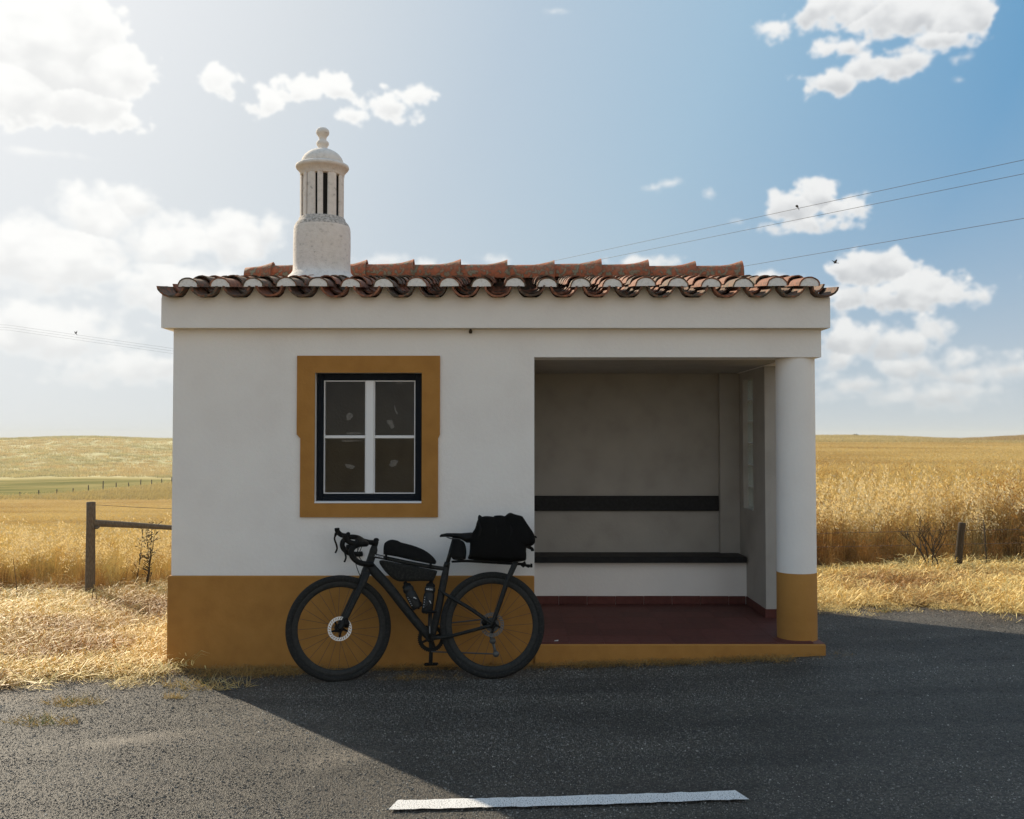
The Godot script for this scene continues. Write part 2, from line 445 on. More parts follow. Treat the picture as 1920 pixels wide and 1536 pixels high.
func paint_sky(w: int, h: int, az0: float, az1: float, el0: float, el1: float) -> Image:
	var air := [[0.0, Vector3(1.7, 1.65, 1.55)], [10.0, Vector3(1.08, 1.08, 1.06)], [18.0, Vector3(0.84, 0.86, 0.885)], [27.0, Vector3(0.65, 0.705, 0.76)], [37.0, Vector3(0.46, 0.575, 0.695)], [48.0, Vector3(0.33, 0.51, 0.675)], [62.0, Vector3(0.125, 0.335, 0.575)], [100.0, Vector3(0.29, 0.42, 0.58)], [180.0, Vector3(0.40, 0.48, 0.60)]]
	var s := to_sun()
	var n := noise(FastNoiseLite.TYPE_SIMPLEX_SMOOTH, 1.0, 101, 1)
	var soft := noise(FastNoiseLite.TYPE_SIMPLEX_SMOOTH, 1.0, 102, 1)
	n.fractal_type = FastNoiseLite.FRACTAL_FBM
	n.fractal_octaves = 6
	n.fractal_gain = 0.55
	soft.fractal_type = FastNoiseLite.FRACTAL_FBM
	soft.fractal_octaves = 4
	var dens := PackedFloat32Array()
	var tall := PackedFloat32Array()
	dens.resize(w * h)
	tall.resize(w * h)
	var amp := PackedFloat32Array()
	amp.resize(w * h)
	dens.fill(-9.0)
	for c in CLOUDS:
		var grow := 1.7
		var x0 := maxi(0, int((c[0] - c[2] * grow - az0) / (az1 - az0) * w))
		var x1 := mini(w - 1, int((c[0] + c[2] * grow - az0) / (az1 - az0) * w))
		var y0 := maxi(0, int((el1 - c[1] - c[3] * grow) / (el1 - el0) * h))
		var y1 := mini(h - 1, int((el1 - c[1] + c[3] * grow) / (el1 - el0) * h))
		for y in range(y0, y1 + 1):
			var v: float = (el1 - (y + 0.5) / h * (el1 - el0) - c[1]) / c[3]
			for x in range(x0, x1 + 1):
				var u: float = (az0 + (x + 0.5) / w * (az1 - az0) - c[0]) / c[2]
				var r := u * u + v * v
				var d: float = (1.0 - sqrt(r)) * minf(c[2], c[3])
				if c[4] < 0.5: d -= 0.06
				var i := y * w + x
				if d > dens[i]:
					dens[i] = d
					tall[i] = v
					amp[i] = minf(0.62, 0.85 * c[3])
	var out := PackedFloat32Array()
	out.resize(w * h * 4)
	for y in h:
		var el := el1 - (y + 0.5) / h * (el1 - el0)
		var ce := cos(deg_to_rad(el))
		var se := sin(deg_to_rad(el))
		for x in w:
			var az := az0 + (x + 0.5) / w * (az1 - az0)
			var ar := deg_to_rad(az)
			var d := Vector3(sin(ar) * ce, se, -cos(ar) * ce)
			var th := rad_to_deg(acos(clampf(d.dot(s), -1.0, 1.0)))
			var c := lerp_stops(air, th)
			var near := 1.0 - smoothstep(22.0, 58.0, th)
			if el > 0.0:
				var hz := Vector3(0.62, 0.665, 0.68).lerp(Vector3(0.91, 0.925, 0.925), 1.0 - smoothstep(20.0, 50.0, th))
				c = c.lerp(hz, 0.92 * exp(-pow(el / (9.5 + 6.0 * near), 1.4)))
				var big := n.get_noise_3d(d.x * 9.0, d.y * 13.0, d.z * 9.0)
				var small := n.get_noise_3d(d.x * 34.0 + 7.0, d.y * 44.0, d.z * 34.0)
				var i := y * w + x
				var dd := dens[i] + ((small * 1.35 + big * 0.7) * amp[i] if dens[i] > -5.0 else 0.0)
				var ht := tall[i]
				# clouds cover the rest too, thickened behind the viewer to add fill light
				var edge := maxf(smoothstep(27.5, 33.0, absf(az)), smoothstep(23.5, 27.0, el))
				if edge > 0.0:
					var g := n.get_noise_3d(d.x * 3.2 + 3.0, d.y * 6.0 + 5.0, d.z * 3.2) * 1.3 + big * 0.35 + small * 0.18 - 0.04 - 0.35 * smoothstep(15.0, 60.0, el) + 0.26 * smoothstep(55.0, 110.0, th)
					g = g * edge - 0.5 * (1.0 - edge)
					if g > dd:
						dd = g
						ht = soft.get_noise_3d(d.x * 8.0, d.y * 12.0, d.z * 8.0) * 2.0 + 0.3
				var veil := near * (1.0 - smoothstep(12.0, 16.0, el))      # bright haze towards the sun
				veil = maxf(veil, 0.75 * (1.0 - smoothstep(3.0, 8.5, el)))
				var a := smoothstep(-0.25 * veil, lerpf(0.42, 0.30, near) + 0.6 * veil, dd)
				if a > 0.0:
					var dark := smoothstep(0.5, -0.9, ht + 0.9 * soft.get_noise_3d(d.x * 26.0, d.y * 40.0, d.z * 26.0)) * smoothstep(0.1, 0.7, dd)
					var white := Vector3(0.90, 0.905, 0.90).lerp(Vector3(1.02, 1.02, 1.0), near).lerp(Vector3(1.24, 1.165, 1.04), smoothstep(70.0, 130.0, th))  # whites brightened and warmed opposite the sun, as added fill
					var grey := Vector3(0.60, 0.615, 0.635).lerp(Vector3(0.86, 0.865, 0.86), near)
					var k := white.lerp(grey, clampf(dark, 0.0, 1.0))
					k = k.lerp(hz, 0.65 * exp(-el / 4.0))
					c = c.lerp(k, a * (0.97 if el > 3.0 else 0.75 + 0.22 * el / 3.0))
			else:
				c = Vector3(0.40, 0.32, 0.20)
			var o := (y * w + x) * 4
			out[o] = c.x / EXPOSURE
			out[o + 1] = c.y / EXPOSURE
			out[o + 2] = c.z / EXPOSURE
			out[o + 3] = 1.0
	return Image.create_from_data(w, h, false, Image.FORMAT_RGBAF, out.to_byte_array())

func make_sky() -> ImageTexture:
	var all := paint_sky(512, 256, -180.0, 180.0, -90.0, 90.0)
	all.resize(4096, 2048, Image.INTERPOLATE_BILINEAR)
	var px := 360.0 / 4096.0
	var cols := 800
	var rows := 330
	var top := 1024 - rows
	var fine := paint_sky(cols, rows, -cols / 2 * px, cols / 2 * px, 0.0, rows * px)
	all.blit_rect(fine, Rect2i(0, 0, cols, rows), Vector2i(2048 - cols / 2, top))
	# a panorama starts straight ahead (-z) at its left edge
	var turned := Image.create_empty(4096, 2048, false, Image.FORMAT_RGBAF)
	turned.blit_rect(all, Rect2i(0, 0, 2048, 2048), Vector2i(2048, 0))
	turned.blit_rect(all, Rect2i(2048, 0, 2048, 2048), Vector2i(0, 0))
	return ImageTexture.create_from_image(turned)

# ---------------------------------------------------------------- the lie of the land

func near_ground(x: float) -> float:
	var c := clampf(x, -4.0, 4.0)
	return 0.012 + 0.022 * c + 0.006 * c * c + (clampf(x, -30.0, 30.0) - c) * 0.012

func along(stops: Array, t: float) -> float:
	var n := stops.size()
	if t <= stops[0].x: return stops[0].y
	for i in n - 1:
		if t <= stops[i + 1].x:
			var a: Vector2 = stops[i]
			var b: Vector2 = stops[i + 1]
			var h := b.x - a.x
			var ma: float = (b.y - a.y) / h if i == 0 else (b.y - stops[i - 1].y) / (b.x - stops[i - 1].x)
			var mb: float = (b.y - a.y) / h if i == n - 2 else (stops[i + 2].y - a.y) / (stops[i + 2].x - a.x)
			var k := (t - a.x) / h
			var k2 := k * k
			var k3 := k2 * k
			return (2 * k3 - 3 * k2 + 1) * a.y + (k3 - 2 * k2 + k) * h * ma + (3 * k2 - 2 * k3) * b.y + (k3 - k2) * h * mb
	return stops[-1].y

var LEFT := [Vector2(10.5, 0.0), Vector2(30, -1.25), Vector2(60, -3.15), Vector2(130, -6.5), Vector2(200, -7.5), Vector2(235, -7.9), Vector2(300, -5.2), Vector2(400, 0.4), Vector2(455, 1.5), Vector2(520, 1.2), Vector2(700, -5.0), Vector2(1500, -22.0)]
var RIGHT := [Vector2(11, 0.0), Vector2(25, 0.0), Vector2(60, 0.18), Vector2(120, 0.55), Vector2(200, 1.12), Vector2(255, 1.5), Vector2(310, 1.2), Vector2(500, -3.0), Vector2(1500, -22.0)]
var CREST := [Vector2(-0.60, -0.3), Vector2(-0.519, -0.24), Vector2(-0.44, 0.85), Vector2(-0.378, 0.12), Vector2(-0.347, -0.4), Vector2(-0.2, -0.5), Vector2(0.1, 0.0), Vector2(0.308, 0.27), Vector2(0.346, 0.27), Vector2(0.389, 0.08), Vector2(0.449, -0.42), Vector2(0.519, 0.40), Vector2(0.62, 1.4), Vector2(0.9, 2.2)]

func land(x: float, z: float) -> float:
	var d := EYE.z - z
	if d < 8.0: return near_ground(x)
	var az := x / d
	var right := smoothstep(-0.25, 0.2, az)
	var y := lerpf(along(LEFT, d), along(RIGHT, d), right)
	y += along(CREST, clampf(az, -0.6, 0.9)) * smoothstep(150.0, lerpf(440.0, 250.0, right), d)
	y += near_ground(x) * (1.0 - smoothstep(10.0, 40.0, d))
	y += 5.0 * exp(-pow((d - 1000.0) / 180.0, 2.0)) * exp(-pow((az + 0.30) / 0.06, 2.0)) + (12.0 * exp(-pow((d - 1000.0) / 180.0, 2.0)) * exp(-pow((az + 0.30) / 0.07, 2.0)))
	y += wobble.get_noise_2d(x * 0.9, z * 0.9) * 0.55 * smoothstep(60.0, 260.0, d)
	return y

func road_edge(x: float) -> float:          # z where the asphalt stops, away from the viewer
	var e := 0.0
	if x < -2.25: e = 0.12 + minf((-2.25 - x) * 0.5, 1.0)
	elif x < 2.15: e = -0.4
	else: e = -1.72 + clampf((x - 3.1) * 0.9, 0.0, 1.5)
	return e + wobble.get_noise_2d(x * 60.0, 3.0) * 0.28 + wobble.get_noise_2d(x * 260.0, 9.0) * 0.08

func _ready() -> void:
	rng.seed = 7
	wobble.noise_type = FastNoiseLite.TYPE_SIMPLEX_SMOOTH
	wobble.frequency = 0.01
	wobble.seed = 4
	# camera, sky, sun, exposure
	var cam := Camera3D.new()
	cam.name = "camera"
	cam.fov = 45.08
	cam.near = 0.05
	cam.far = 4000.0
	add_child(cam)
	cam.position = EYE
	cam.rotation_degrees = Vector3(1.672, 0.0, 0.0)
	cam.current = true
	var env := Environment.new()
	env.background_mode = Environment.BG_SKY
	env.sky = Sky.new()
	var pano := PanoramaSkyMaterial.new()
	pano.panorama = make_sky()
	env.sky.sky_material = pano
	env.tonemap_mode = Environment.TONE_MAPPER_LINEAR
	env.tonemap_exposure = EXPOSURE
	env.sdfgi_enabled = true
	env.ssao_enabled = true
	env.ssil_enabled = true
	env.fog_enabled = true
	env.fog_density = 0.0004
	env.fog_light_color = Color(0.93, 0.93, 0.9)
	var we := WorldEnvironment.new()
	we.name = "environment"
	we.environment = env
	add_child(we)
	var sun := DirectionalLight3D.new()
	sun.name = "sun"
	sun.light_energy = 1.6
	sun.light_color = Color(1.0, 0.94, 0.84)
	sun.light_angular_distance = 0.5
	sun.shadow_enabled = true
	add_child(sun)
	sun.look_at_from_position(Vector3.ZERO, -to_sun())
	make_materials()
	make_land()
	make_road()
	make_shelter()
	make_roof()
	make_bicycle()
	make_fences()
	make_wires()
	make_plants()
	make_grass()

func make_land() -> void:
	var st := begin(true)
	var azs := []
	var a := -180.0
	while a < 180.0:
		azs.append(a)
		a += 0.5 if absf(a) < 42.0 else 4.0
	var rad := []
	var r := 0.6
	while r < 1500.0:
		rad.append(r)
		r *= 1.045 if r < 70.0 else 1.017
	rad.append(1500.0)
	var tone := noise(FastNoiseLite.TYPE_SIMPLEX_SMOOTH, 0.012, 111, 5)
	var pts := []
	var cols := []
	for ri in rad.size():
		for aa in azs:
			var w := deg_to_rad(aa)
			var x: float = sin(w) * rad[ri]
			var z: float = EYE.z - cos(w) * rad[ri]
			var d := EYE.z - z
			var y := land(x, z)
			if z > road_edge(x) - 0.05 and z < 5.9: y -= 0.05
			elif absf(x) < 2.4 and z > -2.0: y -= 0.05
			pts.append(Vector3(x, y, z))
			cols.append(field_color(x, z, d, tone))
	var na := azs.size()
	for ri in rad.size() - 1:
		for ai in na:
			var a2 := (ai + 1) % na
			for q in [[ri, ai], [ri + 1, a2], [ri, a2], [ri, ai], [ri + 1, ai], [ri + 1, a2]]:
				var i: int = q[0] * na + q[1]
				st.set_color(cols[i])
				st.add_vertex(pts[i])
	# a small cap under the viewer
	for ai in na:
		st.set_color(cols[0]); st.add_vertex(Vector3(EYE.x, near_ground(0.0) - 0.05, EYE.z))
		st.set_color(cols[ai]); st.add_vertex(pts[ai])
		st.set_color(cols[(ai + 1) % na]); st.add_vertex(pts[(ai + 1) % na])
	tag(build("field_ground", st, M.field), "golden dry grass fields rolling to low hills on the horizon", "", "", "structure")

func field_color(x: float, z: float, d: float, tone: FastNoiseLite) -> Color:
	var t := tone.get_noise_2d(x * 1.5, z * 2.5) * 0.5 + 0.5
	var t2 := tone.get_noise_2d(x * 0.16 + 90.0, z * 0.5)
	var t3 := tone.get_noise_2d(x * 3.0 + 30.0, z * 9.0)
	var c := col(0.48, 0.37, 0.15).lerp(col(0.62, 0.51, 0.235), t)
	var az := x / maxf(d, 1.0)
	if d > 60.0:
		if az < 0.0:
			var far := smoothstep(225.0, 245.0, d + t2 * 14.0)
			c = c.lerp(col(0.46, 0.41, 0.20).lerp(col(0.68, 0.63, 0.38), clampf(0.6 + t2 * 1.5 + t3 * 0.9, 0.0, 1.0)), far)
			# the green strip beyond the far fence
			var strip := smoothstep(-66.0, -70.0, x) * (1.0 - smoothstep(222.0, 236.0, d + t2 * 10.0))
			c = c.lerp(col(0.17, 0.17, 0.055).lerp(col(0.36, 0.30, 0.12), clampf(t + t3, 0.0, 1.0)), strip)
			if d > 760.0: c = col(0.16, 0.11, 0.09)
		else:
			c = col(0.49, 0.385, 0.17).lerp(col(0.62, 0.51, 0.255), clampf(t + t2 * 0.8 + t3 * 0.5, 0.0, 1.0))
			var brown := smoothstep(0.38, 0.50, az) * smoothstep(140.0, 185.0, d + t2 * 40.0 + t3 * 20.0)
			c = c.lerp(col(0.42, 0.28, 0.12), 0.7 * brown)
			var dip := exp(-pow((d - 62.0 - t2 * 22.0) / 7.0, 2.0))
			c = c.lerp(col(0.36, 0.28, 0.10), 0.55 * dip)
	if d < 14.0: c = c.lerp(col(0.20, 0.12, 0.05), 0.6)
	return c

const DUST := [[-1.98, 1.60, 0.30, 0.10, 0.62], [-0.84, 1.9, 0.20, 0.12, 0.42], [-1.2, 1.5, 0.3, 0.09, 0.2], [1.4, 1.2, 0.7, 0.10, 0.12]]
var road_noise := noise(FastNoiseLite.TYPE_SIMPLEX_SMOOTH, 0.7, 121, 4)
var road_streak := noise(FastNoiseLite.TYPE_SIMPLEX_SMOOTH, 1.0, 122, 3)

func road_tone(x: float, z: float) -> float:
	return 1.0 + 0.36 * road_noise.get_noise_2d(x, z) + 0.50 * road_streak.get_noise_2d(x * 0.3, z * 2.0)

func dusty(x: float, z: float) -> float:
	var most := 0.0
	for s in DUST:
		var q := pow((x - s[0]) / s[2], 2.0) + pow((z - s[1] + (x - s[0]) * 0.45) / s[3], 2.0)
		most = maxf(most, s[4] * exp(-q * (1.0 + 0.6 * road_noise.get_noise_2d(x * 4.0, z * 4.0))))
	return most

func make_road() -> void:
	var st := begin(true)
	var tone := noise(FastNoiseLite.TYPE_SIMPLEX_SMOOTH, 0.7, 121, 4)
	var streak := noise(FastNoiseLite.TYPE_SIMPLEX_SMOOTH, 1.0, 122, 3)
	var nx := 420
	var nz := 150
	var pts := []
	var cols := []
	for i in nx + 1:
		var x := -16.0 + 32.0 * i / nx
		var e := road_edge(x)
		for j in nz + 1:
			var k := float(j) / nz
			var z := lerpf(e, 5.9 + wobble.get_noise_2d(x * 90.0, 55.0) * 0.3, k * k * 0.4 + k * 0.6)
			var y := near_ground(x) + tone.get_noise_2d(x * 3.0, z * 3.0) * 0.0012
			if j == 0: y -= 0.06
			pts.append(Vector3(x, y, z))
			var v := road_tone(x, z)
			var c := col(0.098, 0.086, 0.070) * v
			# soil and dust that has drifted on to the edge, and two worn pale spots
			var soil := (1.0 - smoothstep(0.0, 0.75, z - e + tone.get_noise_2d(x * 2.0 + 40.0, z * 2.0) * 0.5)) * (1.0 if absf(x) > 2.2 else 0.0)
			c = c.lerp(col(0.21, 0.15, 0.10), 0.6 * soil)
			c = c.lerp(col(0.36, 0.31, 0.25), dusty(x, z))
			cols.append(c)
	for i in nx:
		for j in nz:
			for q in [[i, j], [i, j + 1], [i + 1, j + 1], [i, j], [i + 1, j + 1], [i + 1, j]]:
				var n: int = q[0] * (nz + 1) + q[1]
				# clockwise from above
				st.set_color(cols[n])
				st.add_vertex(pts[n])
	var road := build("road", flip(st), M.asphalt)
	tag(road, "dark chip seal asphalt in front of the shelter", "", "", "structure")
	# the painted dash
	var mk := begin()
	var n := 60
	for i in n:
		var p := []
		for k in [i, i + 1]:
			var t := float(k) / n
			var x := lerpf(-0.497, 0.965, t)
			var zc := lerpf(2.556, 2.542, t)
			var half := 0.052 + wobble.get_noise_2d(x * 500.0, 1.0) * 0.006
			for s in [-1.0, 1.0]:
				var ragged := wobble.get_noise_2d(x * 1400.0, 30.0 * s) * 0.009
				var zz: float = zc + s * half + ragged
				var xx: float = x + (0.012 * (-s) if k == 0 else 0.018 * s if k == n else 0.0)
				p.append(Vector3(xx, near_ground(xx) + 0.012, zz))
		quad(mk, p[0], p[1], p[3], p[2])
	tag(build("road_marking", mk, M.marking), "worn white painted dash along the asphalt", "", "", "structure")

func flip(st: SurfaceTool) -> SurfaceTool:
	return st

# ---------------------------------------------------------------- the shelter

var shelter: Node3D

func make_shelter() -> void:
	shelter = thing("bus_shelter", Vector3.ZERO, "small white bus shelter with ochre base, tiled roof and open waiting bay", "bus shelter")
	var s := shelter
	var b := 0.006
	# front wall round the window opening
	var st := begin()
	box(st, Vector3(-2.313, -0.2, -0.15), Vector3(-1.343, 2.292, 0))
	box(st, Vector3(-0.614, -0.2, -0.15), Vector3(0.152, 2.292, 0), 0.0)
	box(st, Vector3(-1.343, -0.2, -0.15), Vector3(-0.614, 1.103, 0))
	box(st, Vector3(-1.343, 1.992, -0.15), Vector3(-0.614, 2.292, 0))
	build("front_wall", st, M.white, s)
	build("left_wall", boxm(Vector3(-2.313, -0.2, -1.97), Vector3(-2.163, 2.292, -0.151), 0.0), M.white, s)
	build("divider_wall", boxm(Vector3(0.002, -0.2, -1.769), Vector3(0.152, 2.1, -0.151)), M.white, s)
	build("back_wall", boxm(Vector3(-2.162, -0.2, -1.97), Vector3(2.113, 2.292, -1.77)), M.white_shaded, s)
	st = begin()
	box(st, Vector3(1.945, 0.02, -1.769), Vector3(2.09, 2.102, -1.58))
	box(st, Vector3(1.945, 0.02, -1.24), Vector3(2.09, 2.102, -0.865))
	box(st, Vector3(1.945, 0.02, -1.58), Vector3(2.09, 0.961, -1.24))
	box(st, Vector3(1.945, 2.039, -1.58), Vector3(2.09, 2.102, -1.24))
	build("side_wall", st, M.white_shaded, s)
	build("pilaster", boxm(Vector3(1.775, 0.16, -1.7695), Vector3(1.9445, 2.101, -1.70), 0.004), M.white_shaded, s)
	st = begin()
	box(st, Vector3(0.152, 2.099, -0.25), Vector3(2.113, 2.2925, 0.0), 0.0)
	box(st, Vector3(1.93, 2.0995, -1.769), Vector3(2.1125, 2.291, -0.2505))
	build("beam", st, M.white, s)
	build("ceiling", boxm(Vector3(-2.162, 2.103, -1.7685), Vector3(1.929, 2.2905, -0.2515)), M.white_shaded, s)
	# plinth and step
	st = begin()
	box(st, Vector3(-2.333, -0.2, -1.99), Vector3(0.1515, 0.614, 0.02), 0.007)
	build("plinth", st, M.ochre, s)
	# the step stands a little uneven
	st = begin()
	box(st, Vector3(0.1525, -0.25, -1.768), Vector3(2.112, 0.160, 0.05), 0.008)
	build("step", st, M.ochre, s)
	# floor tiles
	var fl := part("floor", s)
	build("grout_bed", boxm(Vector3(0.154, 0.1602, -1.49), Vector3(2.104, 0.1640, 0.041)), M.grout, fl)
	var tm := boxm(Vector3(-0.1165, 0, -0.1165), Vector3(0.1165, 0.007, 0.1165), 0.0015)
	var tile := done(tm)
	for i in 9:
		for j in 7:
			var x := 0.154 + 0.1175 + 0.2345 * i
			var z := 0.045 - 0.1175 - 0.2345 * j
			if x > 2.11: continue
			var cut_x: float = minf(x + 0.1165, 2.108)
			var cut_z: float = maxf(z - 0.1165, -1.489)
			if cut_z > z + 0.05: continue
			var o: MeshInstance3D
			if cut_x < x + 0.116 or cut_z > z - 0.116:
				o = build("floor_tile", boxm(Vector3(-0.1165, 0, cut_z - z), Vector3(cut_x - x, 0.007, 0.1165), 0.0015), M.floor[rng.randi() % 3], fl)
			else:
				o = put("floor_tile", tile, M.floor[rng.randi() % 3], fl)
			o.position = Vector3(x, 0.1642 + rng.randf() * 0.0008, z)
	# skirting tiles
	var sk := part("skirting", s)
	var y0 := 0.1725
	for i in 8:
		var x0 := 0.154 + 0.2345 * i
		var x1 := minf(x0 + 0.2325, 1.934)
		if x1 - x0 > 0.03:
			build("skirting_tile", boxm(Vector3(x0, y0, -1.4895), Vector3(x1, y0 + 0.066 + rng.randf() * 0.002, -1.480), 0.002), M.floor[rng.randi() % 3], sk)
	for i in 3:
		var z0 := -1.479 + 0.2345 * i
		var z1 := minf(z0 + 0.2325, -0.866)
		build("skirting_tile", boxm(Vector3(1.936, y0, z0), Vector3(1.9448, y0 + 0.067, z1), 0.002), M.floor[rng.randi() % 3], sk)
	build("skirting_tile", boxm(Vector3(1.936, y0, -0.8648), Vector3(2.09, y0 + 0.067, -0.855), 0.002), M.floor[1], sk)
	# column: white shaft, ochre foot
	st = begin(true)
	var cx := Transform3D(Basis(), Vector3(1.972, 0, -0.14))
	lathe(st, [Vector2(0.134, 0.622), Vector2(0.1335, 1.2), Vector2(0.1325, 2.10)], 40, cx)
	var cl := build("column", st, M.white, s)
	st = begin(true)
	lathe(st, [Vector2(0.136, 0.1642), Vector2(0.1362, 0.30), Vector2(0.1358, 0.6195), Vector2(0.1335, 0.6225)], 40, cx)
	build("painted_foot", st, M.ochre, cl)
	var scrap := thing("paper_scrap", Vector3(0.30, 0.1722, 0.0), "tiny pale scrap lying on the red floor near the step's edge beside the rear wheel", "litter")
	st = begin()
	quad(st, Vector3(-0.014, 0.001, 0.006), Vector3(0.012, 0.002, 0.008), Vector3(0.016, 0.007, -0.006), Vector3(-0.010, 0.003, -0.008))
	build("sheet", st, M.paint, scrap)
	# bench
	var bench := part("bench", s)
	build("bench_base", boxm(Vector3(0.1525, 0.1602, -1.7685), Vector3(1.9445, 0.520, -1.49), 0.0), M.white, bench)
	for i in 3:
		var zf := -1.418 - i * 0.116
		build("seat_plank", boxm(Vector3(0.1535, 0.5205, zf - 0.1135), Vector3(1.931 - i * 0.001, 0.571 - i * 0.0006, zf), 0.004), M.black_wood, bench)
	build("backrest_board", boxm(Vector3(0.1535, 0.924, -1.7695), Vector3(1.771, 1.052, -1.738), 0.004), M.black_wood, bench)
	# glass blocks in the side wall
	var gw := part("glass_block_window", s)
	for i in 6:
		var y := 0.963 + 0.1793 * i
		build("glass_block", boxm(Vector3(1.982, y + 0.004, -1.574), Vector3(2.062, y + 0.1745, -1.246), 0.008), M.block, gw)
		if i > 0:
			build("joint", boxm(Vector3(1.984, y - 0.004, -1.579), Vector3(2.06, y + 0.0035, -1.241)), M.mortar, gw)
	# painted window surround
	st = begin()
	var zf2 := 0.015
	for r in [[-1.465, 1.992, -0.491, 2.108], [-1.465, 1.575, -1.343, 1.992], [-1.440, 1.103, -1.343, 1.575], [-0.614, 1.575, -0.491, 1.992], [-0.614, 1.103, -0.503, 1.575], [-1.440, 1.010, -0.503, 1.103]]:
		box(st, Vector3(r[0], r[1], 0.0005), Vector3(r[2], r[3], zf2))
	for e in [[-1.440, -1.465], [-0.503, -0.491]]:         # small curved step at the notch
		for k in 4:
			var f0 := 1.0 - k * 0.25
			box(st, Vector3(minf(e[0], lerpf(e[0], e[1], f0)), 1.575 - 0.007 * (k + 1), 0.0005), Vector3(maxf(e[0], lerpf(e[0], e[1], f0)), 1.575 - 0.007 * k, zf2))
	build("window_surround", st, M.ochre, s)
	# window
	var win := part("window", s)
	build("sill", boxm(Vector3(-1.3425, 1.1035, -0.149), Vector3(-0.6145, 1.116, 0.0175), 0.003), M.paint, win)
	st = begin()
	box(st, Vector3(-1.338, 1.120, -0.085), Vector3(-1.293, 1.9915, -0.045), 0.003)
	box(st, Vector3(-0.664, 1.120, -0.085), Vector3(-0.6145, 1.9915, -0.045), 0.003)
	box(st, Vector3(-1.2925, 1.120, -0.085), Vector3(-0.6645, 1.165, -0.0452), 0.003)
	box(st, Vector3(-1.2925, 1.9435, -0.085), Vector3(-0.6645, 1.9915, -0.0452), 0.003)
	build("frame", st, M.frame_dark, win)
	build("mullion", boxm(Vector3(-1.003, 1.166, -0.082), Vector3(-0.949, 1.942, -0.042), 0.003), M.paint, win)
	for xx in [[-1.292, -1.0035], [-0.9485, -0.665]]:
		build("glazing_bar", boxm(Vector3(xx[0] + 0.006, 1.545, -0.078), Vector3(xx[1] - 0.006, 1.565, -0.050), 0.002), M.paint, win)
		st = begin()
		box(st, Vector3(xx[0], 1.166, -0.078), Vector3(xx[0] + 0.006, 1.942, -0.052))
		box(st, Vector3(xx[1] - 0.006, 1.166, -0.078), Vector3(xx[1], 1.942, -0.052))
		box(st, Vector3(xx[0] + 0.006, 1.166, -0.078), Vector3(xx[1] - 0.006, 1.172, -0.0525))
		box(st, Vector3(xx[0] + 0.006, 1.936, -0.078), Vector3(xx[1] - 0.006, 1.942, -0.0525))
		build("bead", st, M.paint, win)
		for yy in [[1.172, 1.545], [1.565, 1.936]]:
			st = begin()
			quad(st, Vector3(xx[0] + 0.006, yy[0], -0.0665), Vector3(xx[1] - 0.006, yy[0], -0.0665), Vector3(xx[1] - 0.006, yy[1], -0.0665), Vector3(xx[0] + 0.006, yy[1], -0.0665))
			build("pane", st, M.glass, win)
	# irregular pale translucent patches on the glass
	for m in [[-1.120, 1.70, 0.030, 0.030, 0.3], [-0.835, 1.645, 0.024, 0.040, 0.4], [-0.798, 1.735, 0.008, 0.042, 0.35], [-1.112, 1.352, 0.040, 0.021, -0.2], [-0.815, 1.374, 0.033, 0.026, 0.5], [-1.09, 1.578, 0.06, 0.010, 0.0], [-0.78, 1.925, 0.035, 0.010, 0.05], [-1.11, 1.527, 0.09, 0.008, 0.0]]:
		st = begin()
		var cen := Vector3(m[0], m[1], -0.0655)
		var prev := Vector3()
		for k in 19:
			var w: float = TAU * (k % 18) / 18
			var rr := 0.8 + 0.55 * wobble.get_noise_2d(cos(w) * 90.0 + m[0] * 900.0, sin(w) * 90.0 + m[1] * 700.0)
			var q := Vector2(cos(w) * m[2] * rr, sin(w) * m[3] * rr).rotated(m[4])
			var p := cen + Vector3(q.x, q.y, 0)
			if k > 0: tri(st, cen, prev, p)
			prev = p
		build("pale_patch", st, M.pale_patch, win)
	# a rusty bolt under the fascia
	st = begin(true)
	lathe(st, [Vector2(0.0, 0.0), Vector2(0.010, 0.002), Vector2(0.012, 0.016), Vector2(0.006, 0.03), Vector2(0.0, 0.032)], 10, Transform3D(Basis(), Vector3(-0.283, 2.259, 0.015)))
	build("bolt", st, M.twig, s)

func roof_plane(z: float) -> float:
	return 2.489 + (0.16 - z) * 0.166

